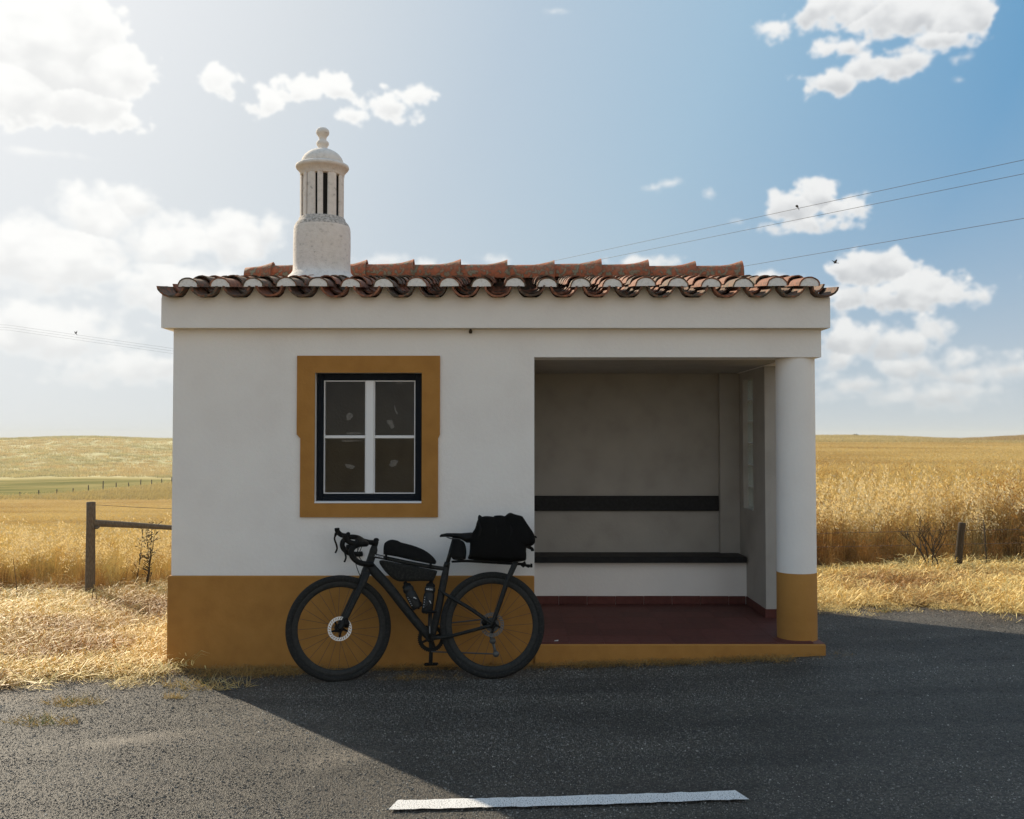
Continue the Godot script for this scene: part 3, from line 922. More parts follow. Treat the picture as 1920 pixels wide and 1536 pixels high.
func shell(kind: int, rng_: int) -> ArrayMesh:      # 0 channel, 1 cover; runs from z = 0 (front) to z = -0.40
	var st := begin(true)
	var segs := 9
	var lens := [0.0, -0.08, -0.24, -0.40]
	var th := 0.013 if kind == 0 else 0.0085
	var g := []
	for li in lens.size():
		var t: float = -lens[li] / 0.40
		var rx: float = lerpf(0.091, 0.099, t) if kind == 0 else lerpf(0.0725, 0.062, t)
		var ry: float = lerpf(0.073, 0.078, t) if kind == 0 else lerpf(0.061, 0.054, t)
		var o := []
		var i := []
		for k in segs + 1:
			var w := PI * k / segs
			var c := cos(w)
			var sn := sin(w)
			var j := wobble.get_noise_3d(k * 40.0, li * 70.0 + rng_ * 300.0, kind * 500.0) * 0.007
			var sg := -1.0 if kind == 0 else 1.0
			o.append(Vector3(c * (rx + j), sg * sn * (ry + j), lens[li]))
			i.append(Vector3(c * (rx - th + j), sg * sn * (ry - th + j), lens[li]))
		g.append([o, i])
	for li in lens.size() - 1:
		for k in segs:
			var a: Array = g[li]
			var b: Array = g[li + 1]
			if kind == 1:
				quad(st, a[0][k], b[0][k], b[0][k + 1], a[0][k + 1])
				quad(st, a[1][k + 1], b[1][k + 1], b[1][k], a[1][k])
			else:
				quad(st, a[0][k + 1], b[0][k + 1], b[0][k], a[0][k])
				quad(st, a[1][k], b[1][k], b[1][k + 1], a[1][k + 1])
	st.set_smooth_group(-1)
	for e in [0, lens.size() - 1]:
		var a: Array = g[e]
		for k in segs:
			if (e == 0) == (kind == 1): quad(st, a[0][k], a[0][k + 1], a[1][k + 1], a[1][k])
			else: quad(st, a[1][k], a[1][k + 1], a[0][k + 1], a[0][k])
	for li in lens.size() - 1:
		for k in [0, segs]:
			quad(st, g[li][0][k], g[li][1][k], g[li + 1][1][k], g[li + 1][0][k])
	return done(st)

func make_roof() -> void:
	var s := shelter
	# fascia block: a sloping slab over the whole house
	var st := begin()
	var x0 := -2.374
	var x1 := 2.154
	var zf := 0.07
	var zb := -2.03
	var yb := 2.2925
	var pa := Vector3(x0, yb, zf)
	var pb := Vector3(x1, yb, zf)
	var pc := Vector3(x1, roof_plane(zf) - 0.006, zf)
	var pd := Vector3(x0, roof_plane(zf) - 0.006, zf)
	var back := Vector3(0, 0, zb - zf)
	var rise := Vector3(0, roof_plane(zb) - roof_plane(zf), 0)
	quad(st, pa, pb, pc, pd)
	quad(st, pb, pb + back, pc + back + rise, pc)
	quad(st, pa + back, pa, pd, pd + back + rise)
	quad(st, pb + back, pa + back, pd + back + rise, pc + back + rise)
	quad(st, pd, pc, pc + back + rise, pd + back + rise)
	quad(st, pa + back, pb + back, pb, pa)
	build("fascia", st, M.white, s)
	var roof := part("roof", s)
	var step := 0.2188
	var c0 := -2.280
	# mortar between the channels along the eave
	st = begin()
	var prev := Vector2(x0 + 0.002, 2.478)
	var n := 280
	for i in n + 1:
		var x := lerpf(x0 + 0.002, x1 - 0.002, float(i) / n)
		var u: float = x - (c0 + step * roundf((x - c0) / step))
		var top := 2.575
		if absf(u) < 0.0885: top = 2.563 - 0.0745 * sqrt(maxf(0.0, 1.0 - pow(u / 0.0885, 2.0))) - 0.0
		top = maxf(top, 2.4835)
		var cur := Vector2(x, top)
		if i > 0:
			quad(st, Vector3(prev.x, 2.48, zf - 0.002), Vector3(cur.x, 2.48, zf - 0.002), Vector3(cur.x, cur.y, zf - 0.002), Vector3(prev.x, prev.y, zf - 0.002))
			quad(st, Vector3(prev.x, prev.y, zf - 0.002), Vector3(cur.x, cur.y, zf - 0.002), Vector3(cur.x, cur.y + 0.02, zf - 0.12), Vector3(prev.x, prev.y + 0.02, zf - 0.12))
		prev = cur
	build("eave_mortar", st, M.white, roof)
	var ch := [shell(0, 1), shell(0, 2), shell(0, 3)]
	var cv := [shell(1, 4), shell(1, 5), shell(1, 6)]
	var pl := begin()
	for k in 9:
		var w0 := PI * k / 9
		var w1 := PI * (k + 1) / 9
		var a := Vector3(cos(w0) * 0.0655, sin(w0) * 0.0535 - 0.002, 0)
		var b := Vector3(cos(w1) * 0.0655, sin(w1) * 0.0535 - 0.002, 0)
		var c := Vector3(0, -0.002, 0.002)
		tri(pl, c, a, b)
		quad(pl, a, a + Vector3(0, 0, -0.05), b + Vector3(0, 0, -0.05), b)
	quad(pl, Vector3(-0.0655, -0.002, 0), Vector3(-0.0655, -0.002, -0.05), Vector3(0.0655, -0.002, -0.05), Vector3(0.0655, -0.002, 0))
	var plug := done(pl)
	var tilt := atan(0.166) - deg_to_rad(1.7)
	for r in 7:
		for i in 21:
			for kind in 2:
				if kind == 1 and i == 20: continue
				var lift := 0.0 if r == 0 else 0.0125
				var z := 0.16 - 0.287 * r + rng.randf_range(-0.012, 0.012)
				var x: float = c0 + step * (i + 0.5 * kind) + rng.randf_range(-0.004, 0.004)
				var y := roof_plane(0.16 - 0.287 * r) + 0.073 + lift + rng.randf_range(-0.003, 0.003)
				var m: int = [0, 1, 2, 3][rng.randi() % 4]
				var o := put("roof_tile", (ch if kind == 0 else cv)[rng.randi() % 3], M.tile[m], roof)
				o.transform = Transform3D(Basis.from_euler(Vector3(tilt, rng.randf_range(-0.02, 0.02), rng.randf_range(-0.03, 0.03))), Vector3(x, y, z))
				if kind == 1 and r == 0:
					var p := put("mortar_plug", plug, M.mortar, roof)
					p.transform = o.transform.translated_local(Vector3(0, 0.0, -0.003))
	# closing wall and ridge tiles along the top edge
	build("ridge_bed", boxm(Vector3(-2.31, 2.72, -2.0), Vector3(2.0, 2.94, -1.87)), M.tile[1], roof)
	for k in 11:
		var xe := 2.005 - 0.409 * k
		var xs := maxf(xe - 0.455, -2.325)
		st = begin(true)
		var g := []
		for q in [0.0, 0.3, 0.6, 0.75, 0.86, 0.95, 1.0]:
			var x: float = xe - 0.455 * (1.0 - q)
			x = maxf(x, xs + q * 0.001)
			var r: float = 0.090 + 0.008 * q
			var up: float = 0.0
			if q > 0.6: up = 0.040 * pow((q - 0.6) / 0.4, 1.7)
			var ring := []
			for j in 15:
				var w := lerpf(-0.35, PI + 0.35, j / 14.0)
				var nz := wobble.get_noise_3d(x * 300.0, j * 40.0, k * 90.0) * 0.004
				ring.append(Vector3(x, sin(w) * (r + up + nz), -cos(w) * (r + up * 0.7 + nz)))
			g.append(ring)
		var inner := []
		for ring in g:
			var rr := []
			for p in ring:
				rr.append(Vector3(p.x, p.y * 0.86, p.z * 0.86))
			inner.append(rr)
		for q in g.size() - 1:
			for j in 14:
				quad(st, g[q][j], g[q][j + 1], g[q + 1][j + 1], g[q + 1][j])
				quad(st, inner[q + 1][j], inner[q + 1][j + 1], inner[q][j + 1], inner[q][j])
		st.set_smooth_group(-1)
		for j in 14:
			var e := g.size() - 1
			quad(st, g[e][j], g[e][j + 1], inner[e][j + 1], inner[e][j])
			quad(st, inner[0][j], inner[0][j + 1], g[0][j + 1], g[0][j])
		var o := build("ridge_tile", st, M.ridge, roof)
		o.position = Vector3(0, 2.972 + rng.randf_range(-0.004, 0.004), -1.873)
		o.rotation.z = rng.randf_range(-0.008, 0.012)
	# chimney
	var c := part("chimney", s)
	var at := Transform3D(Basis(), Vector3(-1.490, 0, -0.97))
	st = begin(true)
	lathe(st, [Vector2(0.29, 2.76), Vector2(0.262, 2.80), Vector2(0.238, 2.824), Vector2(0.224, 2.846), Vector2(0.2205, 2.90), Vector2(0.2215, 3.05), Vector2(0.2205, 3.17), Vector2(0.216, 3.198)], 44, at, 0.005)
	build("base", st, M.lime, c)
	st = begin(true)
	lathe(st, [Vector2(0.216, 3.198), Vector2(0.206, 3.220), Vector2(0.190, 3.238), Vector2(0.184, 3.243), Vector2(0.181, 3.262), Vector2(0.172, 3.268), Vector2(0.10, 3.272)], 44, at, 0.007)
	build("shoulder", st, M.crust, c)
	for k in 18:
		var w := TAU * (k + 0.5) / 18
		var xf := Transform3D(Basis(Vector3.UP, w), Vector3(-1.490, 0, -0.97))
		st = begin()
		box(st, Vector3(-0.0215, 3.255, 0.150), Vector3(0.0215, 3.625, 0.168), 0.006, xf * Transform3D(Basis(Vector3(0, 0, 1), rng.randf_range(-0.006, 0.006)), Vector3.ZERO))
		build("slat", st, M.lime, c)
	st = begin(true)
	lathe(st, [Vector2(0.128, 3.25), Vector2(0.128, 3.62)], 20, at)
	build("flue", st, M.gap_shade, c)  # core widened and black so the slat gaps read as shade
	st = begin(true)
	lathe(st, [Vector2(0.05, 3.598), Vector2(0.168, 3.598), Vector2(0.172, 3.604), Vector2(0.173, 3.628), Vector2(0.182, 3.634), Vector2(0.186, 3.648), Vector2(0.198, 3.654), Vector2(0.2075, 3.668), Vector2(0.204, 3.684), Vector2(0.188, 3.694), Vector2(0.172, 3.699)], 44, at, 0.004)
	build("cornice", st, M.lime, c)
	st = begin(true)
	var dome := []
	for k in 10:
		var w := k / 9.0 * 1.36
		dome.append(Vector2(0.164 * cos(w) , 3.698 + 0.122 * sin(w)))
	lathe(st, dome, 44, at, 0.004)
	build("dome", st, M.lime, c)
	st = begin(true)
	lathe(st, [Vector2(0.042, 3.812), Vector2(0.036, 3.828), Vector2(0.040, 3.84), Vector2(0.048, 3.852), Vector2(0.0485, 3.866), Vector2(0.042, 3.878), Vector2(0.030, 3.888), Vector2(0.0285, 3.905), Vector2(0.036, 3.920), Vector2(0.048, 3.934), Vector2(0.051, 3.952), Vector2(0.046, 3.970), Vector2(0.03, 3.984), Vector2(0.0, 3.989)], 24, at, 0.003)
	build("finial", st, M.lime, c)

# ---------------------------------------------------------------- the bicycle and what it carries
# bike space: x along the bicycle (front at -x), y up, z towards the near side

var bike_xf := Transform3D(Basis(Vector3(0, 0, 1), deg_to_rad(1.3)) * Basis(Vector3.RIGHT, deg_to_rad(-10.6)), Vector3(-0.548, 0.002, 0.387))

func v3(x: float, y: float, z := 0.0) -> Vector3:
	return Vector3(x, y, z)

func steer(p: Vector3) -> Vector3:
	var h := Vector3(-0.391, 0.692, 0)
	var axis := (Vector3(-0.34, 0.883, 0) - h).normalized()
	return h + Basis(axis, deg_to_rad(18.0)) * (p - h)

func steer_all(pts: Array) -> Array:
	var out := []
	for p in pts: out.append(steer(p))
	return out

func wheel(root: Node3D, called: String, hub: Vector3, turned: bool, dusty: bool) -> void:
	var wl := part(called, root)
	var basis := Basis(Vector3.RIGHT, PI / 2)     # axle along z
	var xf := Transform3D(basis, hub)
	if turned:
		var h := Vector3(-0.391, 0.692, 0)
		var axis := (Vector3(-0.34, 0.883, 0) - h).normalized()
		var rot := Basis(axis, deg_to_rad(18.0))
		xf = Transform3D(rot * basis, h + rot * (hub - h))
	wl.transform = xf
	var st := begin(true)
	var prof := []
	for k in 15:
		var w := TAU * k / 14 - PI
		prof.append(Vector2(0.315 + 0.0225 * cos(w), -0.0225 * sin(w)))
	prof.reverse()
	lathe(st, prof, 72)
	build("tyre", st, M.tyre, wl)
	st = begin(true)
	lathe(st, [Vector2(0.299, 0.012), Vector2(0.297, 0.0145), Vector2(0.285, 0.0145), Vector2(0.268, 0.011), Vector2(0.2605, 0.003), Vector2(0.2605, -0.003), Vector2(0.268, -0.011), Vector2(0.285, -0.0145), Vector2(0.297, -0.0145), Vector2(0.299, -0.012)], 72)
	build("rim", st, M.rim, wl)
	st = begin(true)
	for k in 24:
		var w := TAU * k / 24
		var side := 0.026 if k % 2 == 0 else -0.026
		var w2 := w + (0.55 if k % 4 < 2 else -0.55)
		tube(st, [Vector3(cos(w2) * 0.022, side, sin(w2) * 0.022), Vector3(cos(w) * 0.262, side * 0.1, sin(w) * 0.262)], [0.0011], 4, false)
	build("spokes", st, M.spoke, wl)
	st = begin(true)
	lathe(st, [Vector2(0.0, -0.052), Vector2(0.010, -0.052), Vector2(0.011, -0.036), Vector2(0.026, -0.034), Vector2(0.026, -0.024), Vector2(0.013, -0.018), Vector2(0.013, 0.018), Vector2(0.026, 0.024), Vector2(0.026, 0.034), Vector2(0.011, 0.036), Vector2(0.010, 0.052), Vector2(0.0, 0.052)], 18)
	build("hub", st, M.black, wl)
	# brake disc: two rings joined by slanted bars, on a five-armed carrier
	st = begin()
	var y0 := 0.0375
	var th := 0.001
	for rr in [[0.0715, 0.0765], [0.055, 0.0585]]:
		for k in 60:
			var a := TAU * k / 60
			var b := TAU * (k + 1) / 60
			var p := [Vector3(cos(a) * rr[0], 0, sin(a) * rr[0]), Vector3(cos(b) * rr[0], 0, sin(b) * rr[0]), Vector3(cos(b) * rr[1], 0, sin(b) * rr[1]), Vector3(cos(a) * rr[1], 0, sin(a) * rr[1])]
			var up := Vector3(0, y0 + th, 0)
			var dn := Vector3(0, y0 - th, 0)
			quad(st, p[0] + up, p[1] + up, p[2] + up, p[3] + up)
			quad(st, p[3] + dn, p[2] + dn, p[1] + dn, p[0] + dn)
			quad(st, p[3] + up, p[2] + up, p[2] + dn, p[3] + dn)
			quad(st, p[1] + up, p[0] + up, p[0] + dn, p[1] + dn)
	for k in 26:
		var a := TAU * k / 26
		tube(st, [Vector3(cos(a) * 0.0575, y0, sin(a) * 0.0575), Vector3(cos(a + 0.16) * 0.0722, y0, sin(a + 0.16) * 0.0722)], [Vector2(0.0009, 0.0042)], 4, true, Vector3.UP)
	build("brake_disc", st, M.grey_metal if dusty else M.steel, wl)
	st = begin()
	for k in 5:
		var a := TAU * k / 5
		tube(st, [Vector3(cos(a) * 0.02, y0, sin(a) * 0.02), Vector3(cos(a + 0.35) * 0.057, y0, sin(a + 0.35) * 0.057)], [Vector2(0.0018, 0.008), Vector2(0.0014, 0.005)], 4, true, Vector3.UP)
	lathe(st, [Vector2(0.0, y0 + 0.006), Vector2(0.022, y0 + 0.006), Vector2(0.024, y0 - 0.002), Vector2(0.0, y0 - 0.002)].slice(0, 4), 16)
	build("disc_carrier", st, M.black, wl)
	if dusty:
		st = begin()
		for k in 9:
			var r := 0.046 - k * 0.0034
			var y := -0.020 - k * 0.0038
			lathe(st, [Vector2(0.012, y + 0.001), Vector2(r, y + 0.001), Vector2(r, y - 0.0012), Vector2(0.012, y - 0.0012)], 22)
		build("cassette", st, M.grey_metal, wl)

func make_bicycle() -> void:
	var bk := thing("bicycle", Vector3.ZERO, "black gravel bicycle with drop handlebars leaning against the shelter wall", "bicycle")
	bk.transform = bike_xf
	var Zu := Vector3(0, 0, 1)
	var rear := v3(0.428, 0.3375)
	var front := v3(-0.560, 0.3375)
	wheel(bk, "front_wheel", front, true, false)
	wheel(bk, "rear_wheel", rear, false, true)
	# frame
	var st := begin(true)
	tube(st, curve([v3(-0.337, 0.858), v3(-0.343, 0.822), v3(-0.365, 0.756), v3(-0.386, 0.700)], 4), [0.020, 0.021, 0.023, 0.026], 12)
	tube(st, curve([v3(-0.352, 0.800), v3(-0.252, 0.777), v3(-0.12, 0.746), v3(0.031, 0.716), v3(0.128, 0.700)], 5), [Vector2(0.017, 0.021), Vector2(0.017, 0.017), Vector2(0.016, 0.015), Vector2(0.015, 0.0135), Vector2(0.014, 0.014)], 10)
	var dt := curve([v3(-0.372, 0.735), v3(-0.310, 0.668), v3(-0.245, 0.598), v3(-0.12, 0.438), v3(-0.026, 0.324), v3(0.03, 0.262)], 5)
	var dr := []
	for i in dt.size(): dr.append(Vector2(0.024, lerpf(0.033, 0.027, float(i) / dt.size())))
	tube(st, dt, dr, 12)
	tube(st, curve([v3(0.141, 0.735), v3(0.116, 0.615), v3(0.080, 0.441), v3(0.035, 0.262)], 4), [Vector2(0.016, 0.018), Vector2(0.017, 0.020), Vector2(0.018, 0.021), Vector2(0.02, 0.024)], 12)
	for sd in [-1.0, 1.0]:
		tube(st, curve([v3(0.085, 0.568, 0.012 * sd), v3(0.162, 0.517, 0.030 * sd), v3(0.283, 0.445, 0.052 * sd), v3(0.405, 0.358, 0.066 * sd), v3(0.428, 0.338, 0.066 * sd)], 4), [0.010, 0.0095, 0.009, 0.010, 0.012], 8)
		tube(st, curve([v3(0.045, 0.262, 0.022 * sd), v3(0.141, 0.269, 0.038 * sd), v3(0.253, 0.293, 0.054 * sd), v3(0.39, 0.326, 0.066 * sd), v3(0.428, 0.338, 0.066 * sd)], 4), [Vector2(0.012, 0.016), Vector2(0.011, 0.013), Vector2(0.010, 0.012), Vector2(0.010, 0.011)], 8)
	var bb := Transform3D(Basis(Vector3.RIGHT, PI / 2), v3(0.029, 0.260))
	lathe(st, [Vector2(0.0, -0.043), Vector2(0.024, -0.043), Vector2(0.026, -0.03), Vector2(0.026, 0.03), Vector2(0.024, 0.043), Vector2(0.0, 0.043)], 18, bb)
	build("frame", st, M.bike, bk)
	# maker's lettering on the top tube
	var tx := TextMesh.new()
	var font := SystemFont.new()
	font.font_names = PackedStringArray(["Droid Sans"])
	font.font_weight = 700
	tx.font = font
	tx.text = "CANYON"
	tx.font_size = 32
	tx.pixel_size = 0.0005
	tx.depth = 0.0006
	var lt := put("frame_lettering", tx, M.white_print, bk)
	lt.position = v3(-0.307, 0.7905, 0.0175)
	lt.rotation.z = -0.235
	# fork
	st = begin(true)
	tube(st, steer_all([v3(-0.383, 0.722), v3(-0.391, 0.692), v3(-0.398, 0.668)]), [Vector2(0.028, 0.026), Vector2(0.034, 0.030), Vector2(0.036, 0.026)], 12)
	for sd in [-1.0, 1.0]:
		var fp := steer_all(curve([v3(-0.392, 0.686, 0.026 * sd), v3(-0.410, 0.640, 0.045 * sd), v3(-0.470, 0.520, 0.052 * sd), v3(-0.540, 0.375, 0.055 * sd), v3(-0.560, 0.338, 0.055 * sd)], 5))
		var fr := []
		for i in fp.size(): fr.append(Vector2(0.012, lerpf(0.027, 0.013, float(i) / fp.size())))
		tube(st, fp, fr, 10)
	build("fork", st, M.bike, bk)
	st = begin(true)
	tube(st, steer_all([v3(-0.530, 0.405, 0.062), v3(-0.520, 0.372, 0.062), v3(-0.520, 0.345, 0.060)]), [Vector2(0.014, 0.014), Vector2(0.018, 0.020), Vector2(0.012, 0.014)], 8)
	build("front_brake_caliper", st, M.black, bk)
	st = begin(true)
	tube(st, [v3(0.395, 0.375, 0.052), v3(0.375, 0.352, 0.052), v3(0.385, 0.33, 0.052)], [Vector2(0.014, 0.013), Vector2(0.017, 0.018), Vector2(0.012, 0.012)], 8)
	build("rear_brake_caliper", st, M.black, bk)
	# stem and spacers
	st = begin(true)
	tube(st, steer_all([v3(-0.336, 0.855), v3(-0.331, 0.874), v3(-0.327, 0.893)]), [0.019, 0.020, 0.020], 12)
	tube(st, steer_all([v3(-0.328, 0.878), v3(-0.37, 0.884), v3(-0.408, 0.890)]), [0.019, 0.016, 0.019], 12)
	lathe(st, [Vector2(0.0, 0.012), Vector2(0.012, 0.010), Vector2(0.019, 0.0), Vector2(0.019, -0.008)], 12, Transform3D(Basis(), steer(v3(-0.324, 0.900))))
	build("stem", st, M.black, bk)
	# handlebar: one continuous bar with flared drops
	var bar := []
	var roll := Basis(Vector3.RIGHT, deg_to_rad(7.0))
	var half := [v3(-0.408, 0.890, 0.0), v3(-0.411, 0.892, 0.08), v3(-0.416, 0.893, 0.165), v3(-0.450, 0.896, 0.203), v3(-0.486, 0.890, 0.208), v3(-0.514, 0.862, 0.213), v3(-0.510, 0.822, 0.222), v3(-0.470, 0.786, 0.232), v3(-0.415, 0.775, 0.240), v3(-0.376, 0.777, 0.246)]
	var o := v3(-0.408, 0.890)
	for i in range(half.size() - 1, 0, -1):
		bar.append(steer(o + roll * (Vector3(half[i].x, half[i].y, -half[i].z) - o)))
	for p in half:
		bar.append(steer(o + roll * (p - o)))
	st = begin(true)
	tube(st, curve(bar, 5), [0.0175], 10)
	build("handlebar", st, M.black, bk)
	for sd in [-1.0, 1.0]:
		st = begin(true)
		var hp := []
		for p in [v3(-0.470, 0.898, 0.207 * sd), v3(-0.500, 0.903, 0.209 * sd), v3(-0.530, 0.912, 0.209 * sd), v3(-0.552, 0.934, 0.207 * sd), v3(-0.556, 0.956, 0.206 * sd)]:
			hp.append(steer(o + roll * (p - o)))
		tube(st, curve(hp, 4), [Vector2(0.021, 0.024), Vector2(0.022, 0.029), Vector2(0.022, 0.031), Vector2(0.020, 0.028), Vector2(0.014, 0.017)], 10)
		var hd := build("brake_hood", st, M.black, bk)
		st = begin(true)
		var lp := []
		for p in [v3(-0.560, 0.922, 0.207 * sd), v3(-0.570, 0.885, 0.210 * sd), v3(-0.556, 0.845, 0.216 * sd), v3(-0.550, 0.815, 0.222 * sd), v3(-0.560, 0.788, 0.226 * sd)]:
			lp.append(steer(o + roll * (p - o)))
		tube(st, curve(lp, 4), [Vector2(0.008, 0.012), Vector2(0.010, 0.010), Vector2(0.011, 0.008), Vector2(0.009, 0.006)], 8)
		build("lever", st, M.black, hd)
	# small lamp under the bar
	st = begin(true)
	tube(st, steer_all([v3(-0.535, 0.852, 0.10), v3(-0.530, 0.852, 0.10), v3(-0.505, 0.851, 0.10), v3(-0.490, 0.850, 0.10)]), [0.014, 0.018, 0.018, 0.013], 12)
	tube(st, steer_all([v3(-0.50, 0.855, 0.10), v3(-0.45, 0.868, 0.10), v3(-0.415, 0.885, 0.10)]), [0.007], 8)
	build("headlight", st, M.black, bk)
	st = begin(true)
	for cp in [[v3(-0.44, 0.862, 0.06), v3(-0.462, 0.80, 0.05), v3(-0.462, 0.74, 0.05), v3(-0.432, 0.66, 0.055)], [v3(-0.44, 0.85, -0.05), v3(-0.432, 0.79, -0.02), v3(-0.405, 0.755, 0.0), v3(-0.372, 0.738, 0.02)], [v3(-0.42, 0.86, 0.02), v3(-0.44, 0.80, 0.03), v3(-0.41, 0.75, 0.03), v3(-0.36, 0.70, 0.026)]]:
		tube(st, curve(steer_all(cp), 5), [0.0028], 6)
	build("brake_hose", st, M.black, bk)
	# seat post, saddle
	st = begin(true)
	tube(st, [v3(0.140, 0.728), v3(0.186, 0.885)], [0.0145], 10)
	tube(st, [v3(0.134, 0.712), v3(0.143, 0.742)], [0.021, 0.019], 12)
	build("seat_post", st, M.bike, bk)
	var sad := part("saddle", bk)
	st = begin(true)
	var rows := []
	for q in [[0.094, 0.919, 0.010, 0.006], [0.105, 0.927, 0.018, 0.010], [0.14, 0.933, 0.021, 0.013], [0.19, 0.932, 0.026, 0.015], [0.235, 0.930, 0.042, 0.022], [0.27, 0.932, 0.062, 0.034], [0.30, 0.934, 0.070, 0.036], [0.318, 0.930, 0.066, 0.024], [0.328, 0.922, 0.050, 0.010]]:
		var ring := []
		for k in 14:
			var w := TAU * k / 14
			var yy := sin(w)
			ring.append(v3(q[0], q[1] - q[3] + q[3] * yy * (1.0 if yy > 0 else 0.9) - 0.2 * q[3] * pow(cos(w), 2.0), cos(w) * q[2]))
		rows.append(ring)
	for i in rows.size() - 1:
		for k in 14:
			var k2 := (k + 1) % 14
			quad(st, rows[i][k2], rows[i][k], rows[i + 1][k], rows[i + 1][k2])
	for k in range(1, 13):
		tri(st, rows[0][0], rows[0][k], rows[0][k + 1])
		tri(st, rows[-1][0], rows[-1][k + 1], rows[-1][k])
	build("saddle_shell", st, M.black, sad)
	st = begin(true)
	for sd in [-1.0, 1.0]:
		tube(st, curve([v3(0.128, 0.914, 0.008 * sd), v3(0.165, 0.897, 0.02 * sd), v3(0.220, 0.892, 0.022 * sd), v3(0.275, 0.898, 0.024 * sd)], 4), [0.0035], 6)
	build("saddle_rail", st, M.grey_metal, sad)
	st = begin(true)
	tube(st, [v3(0.175, 0.888), v3(0.215, 0.888)], [0.016], 8)
	build("saddle_clamp", st, M.black, sad)
	# crank set
	st = begin()
	var cr := Transform3D(Basis(Vector3.RIGHT, PI / 2), v3(0.029, 0.260, -0.048))
	lathe(st, [Vector2(0.060, -0.002), Vector2(0.084, -0.002), Vector2(0.084, 0.002), Vector2(0.060, 0.002), Vector2(0.060, -0.002)], 48, cr)
	for k in 42:
		var a := TAU * k / 42
		var p := v3(0.029 + cos(a) * 0.084, 0.260 + sin(a) * 0.084, -0.048)
		tube(st, [p, p + v3(cos(a), sin(a)) * 0.005], [Vector2(0.001, 0.004), Vector2(0.001, 0.0015)], 4)
	for k in 4:
		var a := TAU * k / 4 + 0.4
		tube(st, [v3(0.029, 0.260, -0.048), v3(0.029 + cos(a) * 0.064, 0.260 + sin(a) * 0.064, -0.048)], [Vector2(0.003, 0.012), Vector2(0.003, 0.008)], 6)
	build("chainring", st, M.black, bk)
	for sd in [1.0, -1.0]:
		st = begin(true)
		tube(st, [v3(0.029, 0.260, 0.058 * sd), v3(0.029 + 0.002 * sd, 0.260 + 0.09 * sd, 0.066 * sd), v3(0.029 + 0.006 * sd, 0.260 + 0.165 * sd, 0.072 * sd)], [Vector2(0.007, 0.018), Vector2(0.006, 0.013), Vector2(0.007, 0.014)], 10)
		var ca := build("crank_arm", st, M.bike, bk)
		if sd > 0:
			build("crank_print", boxm(v3(0.0305, 0.292, 0.0690), v3(0.0325, 0.338, 0.0715)), M.white_print, ca)
		st = begin()
		var pc := v3(0.029 + 0.006 * sd, 0.260 + 0.165 * sd, 0.125 * sd)
		box(st, pc - v3(0.044, 0.009, 0.045), pc + v3(0.044, 0.009, 0.045), 0.006)
		tube(st, [pc - Zu * 0.05 * sd, pc], [0.007], 8)
		build("pedal", st, M.black, bk)
	# chain and rear changer
	st = begin()
	for p in [[v3(0.029, 0.344, -0.046), v3(0.428, 0.378, -0.042)], [v3(0.029, 0.176, -0.046), v3(0.448, 0.152, -0.046)]]:
		tube(st, p, [Vector2(0.003, 0.0045)], 4)
	build("chain", st, M.grey_metal, bk)
	st = begin(true)
	tube(st, curve([v3(0.432, 0.318, -0.07), v3(0.418, 0.270, -0.072), v3(0.428, 0.235, -0.066)], 4), [0.013, 0.016, 0.012], 8)
	tube(st, [v3(0.428, 0.235, -0.05), v3(0.437, 0.196, -0.05), v3(0.448, 0.152, -0.05)], [Vector2(0.004, 0.012), Vector2(0.004, 0.009), Vector2(0.004, 0.011)], 8)
	for p in [v3(0.428, 0.235, -0.045), v3(0.448, 0.152, -0.045)]:
		lathe(st, [Vector2(0.0, -0.004), Vector2(0.019, -0.004), Vector2(0.021, 0.0), Vector2(0.019, 0.004), Vector2(0.0, 0.004)], 14, Transform3D(Basis(Vector3.RIGHT, PI / 2), p))
	build("rear_derailleur", st, M.grey_metal, bk)
	# rack with its broad stays
	var rk := part("rack", bk)
	st = begin(true)
	for sd in [-1.0, 1.0]:
		var rp := curve([v3(0.590, 0.735, 0.050 * sd), v3(0.575, 0.705, 0.075 * sd), v3(0.529, 0.606, 0.082 * sd), v3(0.485, 0.487, 0.080 * sd), v3(0.448, 0.388, 0.076 * sd), v3(0.430, 0.345, 0.072 * sd)], 3)
		var rr := []
		for i in rp.size(): rr.append(Vector2(0.007, lerpf(0.0185, 0.010, float(i) / rp.size())))
		tube(st, rp, rr, 8)
	build("rack_stay", st, M.bike, rk)
	st = begin(true)
	for sd in [-1.0, 1.0]:
		tube(st, curve([v3(0.172, 0.745, 0.015 * sd), v3(0.26, 0.748, 0.045 * sd), v3(0.40, 0.738, 0.055 * sd), v3(0.60, 0.722, 0.055 * sd), v3(0.648, 0.722, 0.02 * sd)], 4), [0.006], 8)
	for x in [0.36, 0.46, 0.56]:
		tube(st, [v3(x, 0.741 - (x - 0.36) * 0.08, -0.055), v3(x, 0.741 - (x - 0.36) * 0.08, 0.055)], [0.005], 6)
	build("rack_platform", st, M.black, rk)
	st = begin(true)
	tube(st, [v3(0.632, 0.728), v3(0.648, 0.704)], [0.022, 0.014], 8)
	tube(st, [v3(0.652, 0.712), v3(0.672, 0.706), v3(0.684, 0.709)], [0.008, 0.012, 0.009], 8)
	tube(st, [v3(0.684, 0.709), v3(0.698, 0.709)], [0.014, 0.012], 8)
	build("tail_light", st, M.black, bk)
